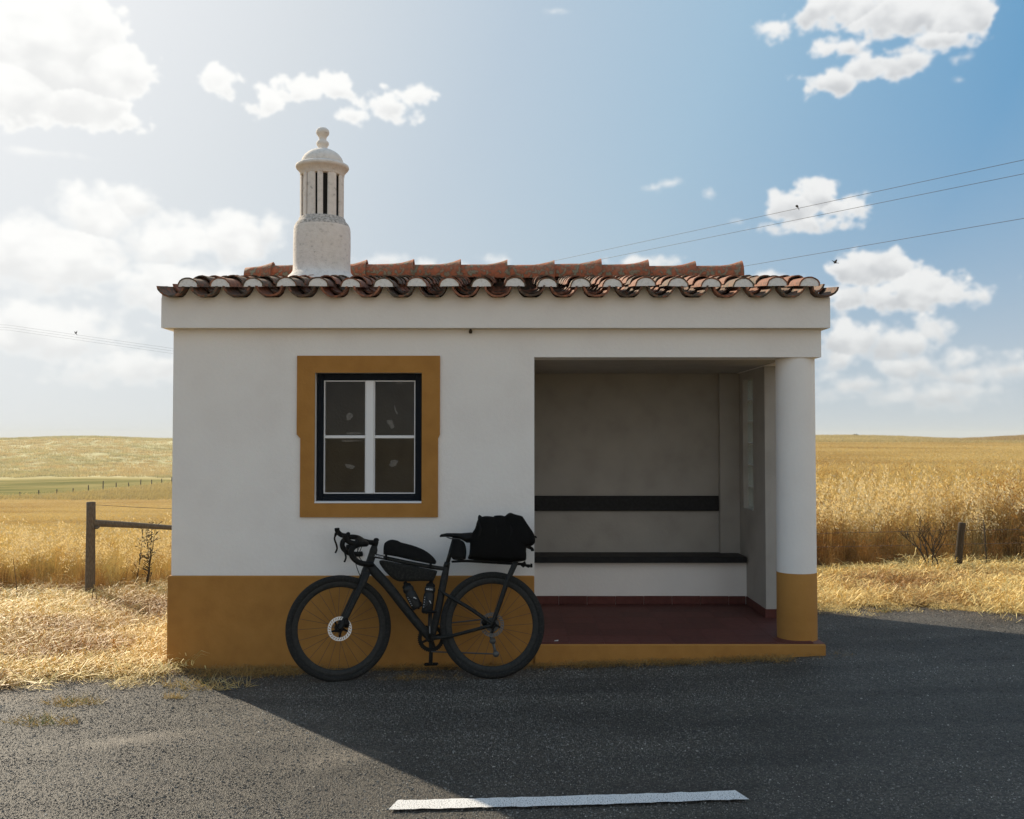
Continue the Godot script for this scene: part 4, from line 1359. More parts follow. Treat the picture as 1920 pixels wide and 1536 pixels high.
	# ---- bags and bottles
	carried("top_tube_bag", "slim black bag strapped along the top of the bicycle's top tube", "bag", [[-0.276, 0.811], [-0.273, 0.862], [-0.262, 0.881], [-0.238, 0.894], [-0.215, 0.897], [-0.181, 0.889], [-0.158, 0.877], [-0.091, 0.858], [-0.025, 0.833], [0.022, 0.804], [0.055, 0.773], [0.069, 0.751], [0.067, 0.739], [0.058, 0.732], [0.013, 0.739], [-0.082, 0.760], [-0.186, 0.786], [-0.266, 0.801]], 0.030, M.bag, 0.0022, [[-0.235, -0.16], [-0.03, 0.03]])
	carried("frame_bag", "black wedge bag hanging below the bicycle's top tube inside the frame", "bag", [[-0.303, 0.752], [-0.280, 0.766], [-0.167, 0.741], [-0.025, 0.711], [0.065, 0.692], [0.072, 0.674], [0.054, 0.635], [0.040, 0.624], [-0.044, 0.626], [-0.138, 0.624], [-0.190, 0.631], [-0.240, 0.668], [-0.275, 0.706]], 0.032, M.dusty_bag, 0.0032, [])
	carried("seat_pack", "small black pouch under the saddle against the seat post", "bag", [[0.186, 0.890], [0.213, 0.890], [0.246, 0.876], [0.260, 0.855], [0.266, 0.817], [0.263, 0.775], [0.255, 0.759], [0.202, 0.756], [0.177, 0.763], [0.166, 0.791], [0.170, 0.838], [0.178, 0.868]], 0.036, M.bag, 0.002, [])
	carried("rack_bag", "large bulging black bag on the rear rack behind the saddle", "bag", [[0.278, 0.765], [0.287, 0.788], [0.291, 0.826], [0.294, 0.890], [0.308, 0.925], [0.329, 0.957], [0.342, 0.997], [0.359, 1.021], [0.395, 1.032], [0.443, 1.026], [0.450, 1.022], [0.459, 1.031], [0.502, 1.034], [0.524, 1.029], [0.546, 1.047], [0.566, 1.052], [0.586, 1.045], [0.634, 1.032], [0.648, 1.018], [0.675, 0.973], [0.695, 0.940], [0.714, 0.902], [0.716, 0.859], [0.690, 0.836], [0.659, 0.822], [0.658, 0.752], [0.636, 0.740], [0.579, 0.733], [0.494, 0.736], [0.381, 0.749], [0.296, 0.758]], 0.105, M.nylon, 0.006, [])
	bottle(v3(-0.137, 0.622), v3(-0.052, 0.452), "dark water bottle slanting along the bicycle's down tube", false)
	bottle(v3(0.036, 0.628), v3(0.006, 0.420), "dark water bottle upright before the bicycle's seat tube, white lettering", true)

func carried(called: String, label: String, category: String, outline: Array, w: float, mat: Material, crease: float, straps: Array) -> void:
	var lo := Vector2(9, 9)
	var mid := Vector2()
	for p in outline:
		lo.y = minf(lo.y, p[1])
		mid.x += p[0] / outline.size()
	var base := Vector3(mid.x, lo.y, 0)
	var t := thing(called, Vector3.ZERO, label, category)
	t.transform = bike_xf.translated_local(base)
	var ol := []
	for p in outline: ol.append(Vector2(p[0] - base.x, p[1] - base.y))
	var st := begin(true)
	pillow(st, ol, w, 3.2, 7, 0.22, crease)
	build("bag_body", st, mat, t)
	if called == "rack_bag":
		# roll-top folds, cinch straps and a rear flap
		st = begin(true)
		for x in [0.36, 0.47, 0.565]:
			var q := []
			for k in 9:
				var a := lerpf(-1.9, 1.9, k / 8.0)
				q.append(v3(x + 0.004 * sin(k * 2.0), 0.925 + 0.108 * cos(a) + 0.008 * sin(x * 40.0), sin(a) * 0.112) - base)
			tube(st, curve(q, 3), [Vector2(0.003, 0.011)], 6, true, Vector3.UP)
		build("strap", st, M.bag, t)
		st = begin(true)
		tube(st, curve([v3(0.655, 0.838, 0.03) - base, v3(0.675, 0.826, 0.03) - base, v3(0.697, 0.815, 0.03) - base, v3(0.70, 0.80, 0.03) - base], 3), [Vector2(0.004, 0.015), Vector2(0.004, 0.018), Vector2(0.004, 0.012)], 6)
		tube(st, curve([v3(0.708, 0.89, 0.0) - base, v3(0.722, 0.897, 0.0) - base, v3(0.728, 0.887, 0.0) - base], 3), [0.006], 6)
		build("buckle", st, M.bag, t)
	if called == "top_tube_bag":
		st = begin(true)
		for x in [-0.255, 0.035]:
			tube(st, [v3(x, 0.80 - (x + 0.25) * 0.22, 0.026) - base, v3(x - 0.002, 0.765 - (x + 0.25) * 0.22, 0.018) - base], [Vector2(0.002, 0.009)], 6)
		build("strap", st, M.black, t)
		st = begin(true)
		tube(st, curve([v3(-0.245, 0.880, 0.022) - base, v3(-0.16, 0.868, 0.024) - base, v3(-0.04, 0.828, 0.024) - base, v3(0.04, 0.775, 0.022) - base], 4), [0.0022], 5)
		build("zip", st, M.grey_metal, t)

func bottle(top: Vector3, foot: Vector3, label: String, lettered: bool) -> void:
	var t := thing("water_bottle", Vector3.ZERO, label, "bottle")
	var axis := (top - foot).normalized()
	var side := Vector3(0, 0, 1)
	var b := Basis(axis.cross(side), axis, side)
	t.transform = bike_xf * Transform3D(b, foot)
	var h := (top - foot).length()
	var st := begin(true)
	lathe(st, [Vector2(0.0, 0.0), Vector2(0.033, 0.0), Vector2(0.036, 0.006), Vector2(0.036, h * 0.55), Vector2(0.0315, h * 0.60), Vector2(0.0315, h * 0.64), Vector2(0.036, h * 0.68), Vector2(0.035, h * 0.76), Vector2(0.028, h * 0.82)], 20)
	build("bottle_body", st, M.bottle, t)
	st = begin(true)
	lathe(st, [Vector2(0.029, h * 0.80), Vector2(0.030, h * 0.83), Vector2(0.029, h * 0.88), Vector2(0.016, h * 0.92), Vector2(0.0125, h * 0.95), Vector2(0.012, h), Vector2(0.0, h)], 18)
	build("cap", st, M.black, t)
	st = begin()
	for k in 5:
		var y := h * (0.16 + 0.075 * k)
		box(st, Vector3(-0.026, y, 0.0245), Vector3(-0.021, y + 0.004, 0.0305))
	build("volume_marks", st, M.white_print, t)
	st = begin()
	for s in [-1.0, 1.0]:
		tube(st, [Vector3(0.012 + s * 0.009, h * 0.30, 0.0335 - 0.004), Vector3(0.012, h * 0.38, 0.0362)], [Vector2(0.0008, 0.0024)], 4)
	build("printed_chevron", st, M.white_print, t)
	if lettered:
		var tx := TextMesh.new()
		var font := SystemFont.new()
		font.font_names = PackedStringArray(["Droid Sans"])
		font.font_weight = 700
		tx.font = font
		tx.text = "ABLOC"
		tx.font_size = 32
		tx.pixel_size = 0.00042
		tx.depth = 0.002
		var l := put("bottle_lettering", tx, M.white_print, t)
		l.position = Vector3(0.0, h * 0.72, 0.0355)
	# cage
	st = begin(true)
	for s in [-1.0, 1.0]:
		tube(st, curve([Vector3(0.0, -0.006, 0.03 * s), Vector3(0.036 if not lettered else -0.02, 0.02, 0.034 * s), Vector3(0.01, h * 0.28, 0.039 * s), Vector3(-0.02, h * 0.48, 0.030 * s)], 4), [0.0028], 6)
	build("bottle_cage", st, M.black, t)

# ---------------------------------------------------------------- fences, wires, birds

func post_mesh(h: float, r: float, segs := 12) -> SurfaceTool:
	var st := begin(true)
	var prof := []
	for k in 9:
		prof.append(Vector2(r * (1.0 + 0.06 * (1.0 - k / 8.0)), h * k / 8.0))
	prof.append(Vector2(r * 0.93, h + 0.004))
	prof.append(Vector2(0.0, h + 0.008))
	lathe(st, prof, segs, Transform3D(), r * 0.16)
	return st

func make_fences() -> void:
	# left: stout round post with a rail running behind the shelter
	var p := thing("fence_post", Vector3(-4.085, land(-4.085, -2.873) - 0.2, -2.873), "thick weathered round post at the left, holding one rail", "fence post")
	build("post", post_mesh(0.924 - land(-4.085, -2.873) + 0.2, 0.042, 16), M.wood, p)
	var st := begin(true)
	tube(st, [v3(0.04, 0.855, 0.0), v3(0.075, 0.862, 0.03), v3(0.10, 0.870, 0.04)], [0.012, 0.014, 0.006], 7)
	build("branch_stub", st, M.wood, p)
	st = begin()
	tube(st, [v3(-4.05, 0.722, -2.88), v3(-3.72, 0.694, -2.98), v3(-3.39, 0.662, -3.07), v3(-2.6, 0.600, -3.27), v3(-1.75, 0.54, -3.45)], [Vector2(0.022, 0.036), Vector2(0.02, 0.030), Vector2(0.02, 0.025)], 7)
	tag(build("fence_rail", st, M.wood), "dark wooden rail from the thick left post to behind the shelter", "rail")
	st = begin(true)
	tube(st, curve([v3(-4.05, 0.90, -2.87), v3(-3.4, 0.855, -3.0), v3(-2.6, 0.83, -3.2), v3(-1.75, 0.84, -3.45)], 6), [0.0022], 5)
	tag(build("fence_wire", st, M.fence_wire), "thin sagging wire above the wooden rail at the left", "wire")
	# right: a thin leaning stake, wires to either side
	var g := land(4.54, -3.40)
	var rp := thing("fence_post", Vector3(4.535, g - 0.15, -3.40), "dark slim post leaning right among the tall grass", "fence post")
	build("post", post_mesh(0.683 - g + 0.15, 0.037, 10), M.twig, rp)
	rp.rotation.z = deg_to_rad(-5.5)
	rp.rotation.x = deg_to_rad(2.0)
	var rs := thing("fence_stake", Vector3(4.86, land(4.86, -3.45) - 0.1, -3.45), "thin dark stake right of the leaning post", "stake")
	st = begin(true)
	tube(st, [v3(0.02, 0, 0), v3(0.006, 0.35, 0), v3(-0.008, 0.60, 0)], [0.009, 0.008, 0.006], 7)
	build("stick", st, M.twig, rs)
	var ys := [[0.60, "upper wire of the fence beside the leaning post"], [0.46, "lower wire of the fence beside the leaning post"]]
	for w in ys:
		st = begin(true)
		tube(st, curve([v3(-1.2, w[0] + 0.02, -3.2), v3(1.8, w[0] - 0.03, -3.3), v3(4.56, w[0], -3.42), v3(8.2, w[0] + 0.04, -3.8), v3(12.0, w[0] + 0.15, -4.3)], 8), [0.0024], 5)
		for k in 60:
			var x := 2.0 + k * 0.11
			var c := v3(x, 0, 0)
			var pp := curve([v3(-1.2, w[0] + 0.02, -3.2), v3(1.8, w[0] - 0.03, -3.3), v3(4.56, w[0], -3.42), v3(8.2, w[0] + 0.04, -3.8), v3(12.0, w[0] + 0.15, -4.3)], 8)
			for i in pp.size() - 1:
				if pp[i].x <= x and pp[i + 1].x > x:
					c = pp[i].lerp(pp[i + 1], (x - pp[i].x) / (pp[i + 1].x - pp[i].x))
			tube(st, [c + v3(-0.006, -0.012, 0), c + v3(0.006, 0.012, 0)], [0.0014], 3)
		tag(build("fence_wire", st, M.fence_wire), w[1], "wire")
	# far away on the left: a row of posts along the green strip
	var fm := done(post_mesh(1.15, 0.085, 6))
	var ages := ["left edge of the photo", "second", "third", "fourth", "fifth", "sixth", "seventh", "eighth", "ninth", "tenth", "eleventh", "twelfth", "thirteenth"]
	for k in 13:
		var d := 131.0 + 5.6 * k
		var x := -68.0 - 0.02 * k
		var z := EYE.z - d
		var o := put("far_fence_post", fm, M.twig)
		var tall: float = [1.05, 0.8, 0.9, 0.85, 0.8, 1.05, 1.5, 1.1, 0.9, 1.2, 0.95, 0.9, 1.0][k]
		o.position = Vector3(x, land(x, z) - 0.05, z)
		o.scale = Vector3(1, tall, 1)
		o.rotation.z = rng.randf_range(-0.05, 0.05)
		var l := "tiny dark post nearest the left edge in the row along the green strip" if k == 0 else "tiny dark post, %s from the left in the row along the green strip" % ages[k]
		tag(o, l, "fence post", "far fence posts along the green strip")

func make_wires() -> void:
	var near := [v3(14.62, 8.13, -13.27), v3(14.61, 7.79, -13.27), v3(14.59, 6.74, -13.27)]
	var far := [v3(-9.87, 11.41, -63.27), v3(-9.87, 11.0, -63.27), v3(-9.87, 9.28, -63.27)]
	var names := ["uppermost of the three overhead wires right of the roof", "middle of the three overhead wires right of the roof", "lowest of the three overhead wires right of the roof"]
	for i in 3:
		var st := begin(true)
		var a: Vector3 = near[i] + (near[i] - far[i]) * 0.25
		tube(st, [a, near[i], (near[i] + far[i]) / 2.0, far[i]], [0.0065], 6)
		tag(build("power_line", st, M.wire), names[i], "wire")
	for i in 3:
		var st := begin(true)
		tube(st, [v3(-44.0, 8.6 - i * 0.14, -46.0), v3(-28.5, 7.95 - i * 0.14, -49.0), v3(-18.4, 6.45 - i * 0.14, -47.5), v3(-8.0, 4.9 - i * 0.14, -46.0)], [0.004], 5)
		tag(build("power_line", st, M.wire), ["top", "middle", "bottom"][i] + " of the three faint wires in the bright sky left of the shelter", "wire")
	# a bird sitting on the upper wire
	var t := 0.152
	var at: Vector3 = near[0].lerp(far[0], t)
	var best := 9.0
	for k in 200:                                      # where the bird sits along its wire
		var q: Vector3 = near[0].lerp(far[0], k / 200.0)
		var e: float = absf(q.x / (EYE.z - q.z) - 0.2893)
		if e < best:
			best = e
			at = q
	var b := thing("perched_bird", at + v3(0, 0.005, 0), "small dark bird perched on the uppermost overhead wire", "bird")
	var st := begin(true)
	tube(st, curve([v3(-0.055, 0.10, 0), v3(-0.045, 0.085, 0), v3(-0.01, 0.05, 0), v3(0.02, 0.0, 0), v3(0.04, -0.06, 0)], 4), [0.006, 0.024, 0.028, 0.036, 0.038, 0.040, 0.042, 0.040, 0.036, 0.026, 0.018, 0.012, 0.008], 8)
	build("bird_body", st, M.bird, b)
	bird(v3(0.3296, 0.1787, 0.0), 36.0, 0.22, "dark bird in flight before the cloud right of the roof", 0.2)
	bird(v3(-0.4432, 0.1065, 0.0), 45.0, 0.2, "dark bird in flight low in the bright sky left of the shelter", -0.9)

func bird(way: Vector3, d: float, size: float, label: String, turn: float) -> void:
	var t := thing("flying_bird", Vector3(way.x * d, EYE.y + way.y * d, EYE.z - d), label, "bird")
	t.rotation = Vector3(0.1, turn * 0.3, turn * 0.6)
	t.scale = Vector3.ONE * size
	var st := begin(true)
	tube(st, curve([v3(-0.36, 0.0, 0), v3(-0.25, 0.02, 0), v3(0, -0.02, 0), v3(0.3, -0.08, 0), v3(0.5, -0.12, 0)], 3), [0.02, 0.05, 0.09, 0.11, 0.12, 0.11, 0.09, 0.07, 0.05, 0.04, 0.04, 0.05, 0.06], 8)
	build("bird_body", st, M.bird, t)
	for s in [-1.0, 1.0]:
		st = begin()
		var wing := [v3(-0.15, 0.03, 0.05 * s), v3(-0.32, 0.30, 0.35 * s), v3(-0.20 + 0.25 * s, 0.55, 0.6 * s), v3(0.02 + 0.1 * s, 0.30, 0.36 * s), v3(0.12, 0.03, 0.05 * s)]
		for k in range(1, 4):
			tri(st, wing[0], wing[k], wing[k + 1])
			tri(st, wing[0] + v3(0, -0.012, 0), wing[k + 1] + v3(0, -0.012, 0), wing[k] + v3(0, -0.012, 0))
		build("wing", st, M.bird, t)

# ---------------------------------------------------------------- plants that stand out

func twigs(st: SurfaceTool, p: Vector3, d: Vector3, l: float, r: float, depth: int) -> void:
	var e := p + d * l
	var m := p + d * l * 0.5 + Vector3(rng.randf_range(-1, 1), 0, rng.randf_range(-1, 1)) * l * 0.08
	tube(st, [p, m, e], [r, r * 0.85, r * 0.65], 4, false)
	if depth == 0: return
	for k in 2 + rng.randi() % 2:
		var dir := (d + Vector3(rng.randf_range(-0.75, 0.75), rng.randf_range(-0.1, 0.5), rng.randf_range(-0.75, 0.75))).normalized()
		twigs(st, p.lerp(e, rng.randf_range(0.45, 1.0)), dir, l * rng.randf_range(0.55, 0.8), r * 0.62, depth - 1)

func make_plants() -> void:
	var b := thing("dry_shrub", Vector3(4.27, land(4.27, -3.36), -3.36), "bare twiggy shrub beside the leaning post", "shrub")
	var st := begin()
	for k in 4:
		twigs(st, v3(rng.randf_range(-0.06, 0.06), -0.02, rng.randf_range(-0.05, 0.05)), v3(rng.randf_range(-0.4, 0.25), 1.0, rng.randf_range(-0.3, 0.3)).normalized(), 0.26, 0.009, 4)
	build("twigs", st, M.twig, b)
	for q in [[-3.72, -3.25, 0.76, "tall dark dead weed below the rail near the shelter corner", 5], [-4.62, -2.55, 0.50, "thin dry stalk standing left of the thick post", 1], [-3.86, -2.35, 0.24, "short broken stalks right of the thick post's foot", 2], [-3.02, -2.0, 0.34, "pale bent straw stalk near the shelter's left corner", 1]]:
		var w := thing("dry_weed", Vector3(q[0], land(q[0], q[1]), q[1]), q[3], "weed")
		st = begin()
		for k in q[4]:
			var root := v3(rng.randf_range(-0.09, 0.09) if q[4] > 1 else 0.0, -0.02, rng.randf_range(-0.05, 0.05))
			var lean := v3(rng.randf_range(-0.12, 0.16) + (0.5 if q[0] > -3.1 else 0.0), 1.0, 0).normalized()
			var h: float = q[2] * rng.randf_range(0.75, 1.0)
			tube(st, [root, root + lean * h * 0.5 + v3(0.01, 0, 0), root + lean * h], [0.006, 0.005, 0.002], 5)
			if q[4] == 5:
				for j in 22:
					var y := rng.randf_range(0.2, 0.98)
					var s := root + lean * h * y
					var dd := v3(rng.randf_range(-1, 1), rng.randf_range(0.1, 0.8), rng.randf_range(-1, 1)).normalized()
					var ll := rng.randf_range(0.03, 0.09)
					tube(st, [s, s + dd * ll], [0.002, 0.0045], 4)
		build("stalks", st, M.twig if q[4] == 5 else M.dry_stem, w)
	# bent heap of pale hay on stalks, right of the left post
	# bushes on the far ridge
	for q in [[0.3486, 256.0, 1.1, "round dark bush alone on the right skyline"], [0.3665, 262.0, 0.55, "tiny bush next to the round one on the right skyline"], [0.4405, 300.0, 0.8, "left one of two small bushes in the dip of the right skyline"], [0.4475, 300.0, 0.9, "right one of two small bushes in the dip of the right skyline"]]:
		var x: float = q[0] * q[1]
		var z: float = EYE.z - q[1]
		var w := thing("distant_bush", Vector3(x, maxf(land(x, z), EYE.y + (0.2 if q[0] < 0.4 else -0.75)) - 0.1, z), q[3], "bush")
		st = begin()
		for k in 260:
			var d := Vector3(rng.randfn(), absf(rng.randfn()), rng.randfn()).normalized() * pow(rng.randf(), 0.4)
			var c: Vector3 = Vector3(d.x * 0.85, d.y * 0.75, d.z * 0.85) * q[2]
			var a: Vector3 = Vector3(rng.randf_range(-1, 1), rng.randf_range(-1, 1), rng.randf_range(-1, 1)).normalized() * 0.16 * q[2]
			var e: Vector3 = a.cross(Vector3(rng.randf_range(-1, 1), rng.randf_range(-1, 1), rng.randf_range(-1, 1)).normalized())
			st.set_color(col(0.05, 0.06, 0.03) * rng.randf_range(0.6, 1.4))
			tri(st, c - a, c + a, c + e)
		build("crown", st, M.leaf, w)
		st = begin()
		tube(st, [v3(0, -0.2, 0), v3(0, 0.5 * q[2], 0)], [0.08 * q[2]], 5)
		build("trunk", st, M.twig, w)
	# tufts that grow through the asphalt
	for q in [[-2.56, 1.30, 0.16, 0.055, "flat greenish tuft alone on the asphalt, nearest the viewer", 0.5], [-2.55, 0.92, 0.14, 0.07, "small yellow tuft on the asphalt edge behind the flat greenish one", 0.3], [-1.92, 0.50, 0.22, 0.085, "yellow grass tuft at the shadow's tip near the plinth corner", 0.15], [-2.02, 0.78, 0.05, 0.05, "tiny pale sprig on the sunlit asphalt before the plinth corner", 0.1], [3.05, -1.35, 0.12, 0.05, "low green tuft on the gravel right of the column", 0.5]]:
		var w := thing("grass_tuft", Vector3(q[0], near_ground(q[0]), q[1]), q[4], "grass tuft")
		st = begin()
		for k in int(900 * q[2]) + 30:
			var a := rng.randf() * TAU
			var rr: float = sqrt(rng.randf()) * q[2]
			var root := v3(cos(a) * rr * 1.3, 0, sin(a) * rr * 0.55)
			var l: float = q[3] * rng.randf_range(0.5, 1.5)
			var dir := v3(rng.randf_range(-1, 1), rng.randf_range(0.15, 1.0), rng.randf_range(-1, 1)).normalized()
			var sd := dir.cross(Vector3(rng.randf_range(-1, 1), 0.3, rng.randf_range(-1, 1))).normalized() * 0.0022
			var green: bool = rng.randf() < q[5] and rr < q[2] * 0.6
			st.set_color(col(0.16, 0.19, 0.04) if green else col(0.50, 0.35, 0.12).lerp(col(0.62, 0.48, 0.22), rng.randf()))
			tri(st, root - sd, root + sd, root + dir * l)
		build("blades", st, M.straw, w)

# ---------------------------------------------------------------- grass, straw, gravel

func blade(st: SurfaceTool, root: Vector3, lean: Vector3, h: float, w: float, low: Color, high: Color, face: float) -> Vector3:
	var side := Vector3(cos(face), 0, sin(face)) * w
	var p1 := root + Vector3(lean.x * 0.25, h * 0.5, lean.z * 0.25)
	var p2 := root + Vector3(lean.x * 0.62, h * 0.82, lean.z * 0.62)
	var p3 := root + Vector3(lean.x, h * (1.0 - 0.25 * lean.length() / maxf(h, 0.01)), lean.z)
	st.set_color(low); st.add_vertex(root - side)
	st.add_vertex(root + side)
	st.set_color(low.lerp(high, 0.5)); st.add_vertex(p1 + side * 0.85)
	st.set_color(low); st.add_vertex(root - side)
	st.set_color(low.lerp(high, 0.5)); st.add_vertex(p1 + side * 0.85)
	st.add_vertex(p1 - side * 0.85)
	st.add_vertex(p1 - side * 0.85)
	st.add_vertex(p1 + side * 0.85)
	st.set_color(high); st.add_vertex(p2)
	st.add_vertex(p2 - side * 0.5)
	st.add_vertex(p2 + side * 0.5)
	st.add_vertex(p3)
	return p3

func spikelet(st: SurfaceTool, p: Vector3, d: Vector3, l: float, w: float, c: Color) -> void:
	var s := d.cross(Vector3(rng.randf_range(-1, 1), rng.randf_range(-1, 1), 1.0)).normalized() * w
	st.set_color(c)
	st.add_vertex(p); st.add_vertex(p + d * l * 0.4 + s); st.add_vertex(p + d * l)
	st.add_vertex(p); st.add_vertex(p + d * l); st.add_vertex(p + d * l * 0.4 - s)

func straw_tone() -> Color:
	return col(0.47, 0.37, 0.145).lerp(col(0.73, 0.635, 0.32), rng.randf())

func tuft_mesh(n: int, h: float, spread: float, w: float, heads: bool) -> ArrayMesh:
	var st := begin()
	for k in n:
		var a := rng.randf() * TAU
		var r := sqrt(rng.randf()) * spread
		var c := straw_tone()
		var hh := h * rng.randf_range(0.55, 1.1)
		var lean := Vector3(rng.randf_range(-0.25, 0.45), 0, rng.randf_range(-0.3, 0.3)) * hh
		var tip := blade(st, Vector3(cos(a) * r, 0, sin(a) * r), lean, hh, w, c * 0.82, c, rng.randf() * TAU)
		if heads and rng.randf() < 0.6:
			var pale := c.lerp(col(0.72, 0.56, 0.27), 0.6)
			var d := (lean.normalized() + Vector3(0, 0.7, 0)).normalized()
			for j in 3:
				spikelet(st, tip - d * 0.03 * j, (d + Vector3(rng.randf_range(-0.4, 0.4), rng.randf_range(-0.2, 0.3), rng.randf_range(-0.4, 0.4))).normalized(), rng.randf_range(0.03, 0.05), w * 1.3, pale)
	return done(st)

func oat_mesh(n: int, h: float) -> ArrayMesh:
	var st := begin()
	for k in n:
		var root := Vector3(rng.randf_range(-0.07, 0.07), 0, rng.randf_range(-0.07, 0.07))
		var hh := h * rng.randf_range(0.7, 1.05)
		var lean := Vector3(rng.randf_range(0.0, 0.35), 0, rng.randf_range(-0.2, 0.2)) * hh
		var tip := blade(st, root, lean, hh, 0.0024, col(0.42, 0.27, 0.1), col(0.62, 0.47, 0.22), rng.randf() * TAU)
		var base := root + Vector3(lean.x * 0.45, hh * 0.68, lean.z * 0.45)
		for j in 13:
			var s := base.lerp(tip, rng.randf()) + Vector3(rng.randf_range(-0.03, 0.05), rng.randf_range(-0.02, 0.01), rng.randf_range(-0.03, 0.03))
			spikelet(st, s, Vector3(rng.randf_range(-0.2, 0.7), rng.randf_range(-1.0, -0.1), rng.randf_range(-0.4, 0.4)).normalized(), rng.randf_range(0.028, 0.044), 0.0085, col(0.86, 0.79, 0.58).lerp(col(0.70, 0.58, 0.34), rng.randf()))
	return done(st)

func litter_mesh(n: int, spread: float, lift: float) -> ArrayMesh:
	var st := begin()
	for k in n:
		var a := rng.randf() * TAU
		var r := sqrt(rng.randf()) * spread
		var c := straw_tone().lerp(col(0.92, 0.75, 0.31), rng.randf() * 0.8) * Color(1.08, 0.99, 0.86)
		var p := Vector3(cos(a) * r, rng.randf() * lift, sin(a) * r)
		var f := rng.randf() * TAU
		var d := Vector3(cos(f), rng.randf_range(-0.15, 0.35), sin(f)) * rng.randf_range(0.03, 0.13)
		var s := Vector3(-sin(f), rng.randf_range(-0.3, 0.3), cos(f)).normalized() * rng.randf_range(0.0011, 0.0024)
		var m := p + d * 0.5 + Vector3(0, rng.randf_range(0.0, 0.025), 0)
		st.set_color(c)
		for q in [p - s, p + s, m + s, p - s, m + s, m - s, m - s, m + s, p + d]:
			st.add_vertex(q)
	return done(st)

func scatter(called: String, label: String, mesh: Mesh, mat: Material, places: Array, tints: Array) -> void:
	var mm := MultiMesh.new()
	mm.transform_format = MultiMesh.TRANSFORM_3D
	mm.use_colors = true
	mm.mesh = mesh
	mm.instance_count = places.size()
	for i in places.size():
		mm.set_instance_transform(i, places[i])
		mm.set_instance_color(i, tints[i])
	var o := MultiMeshInstance3D.new()
	o.name = numbered(called)
	o.multimesh = mm
	o.material_override = mat
	add_child(o, true)
	tag(o, label, called.replace("_", " "), "", "stuff")

func spot(x: float, z: float, y: float, s: float, flat := 0.0) -> Transform3D:
	return Transform3D(Basis(Vector3.UP, rng.randf() * TAU if flat == 0.0 else rng.randf_range(-0.5, 0.5)).scaled(Vector3(s, s * rng.randf_range(0.8, 1.2), s)), Vector3(x, y, z))

func in_house(x: float, z: float) -> bool:
	return x > -2.36 and x < 2.16 and z > -2.05 and z < 0.08

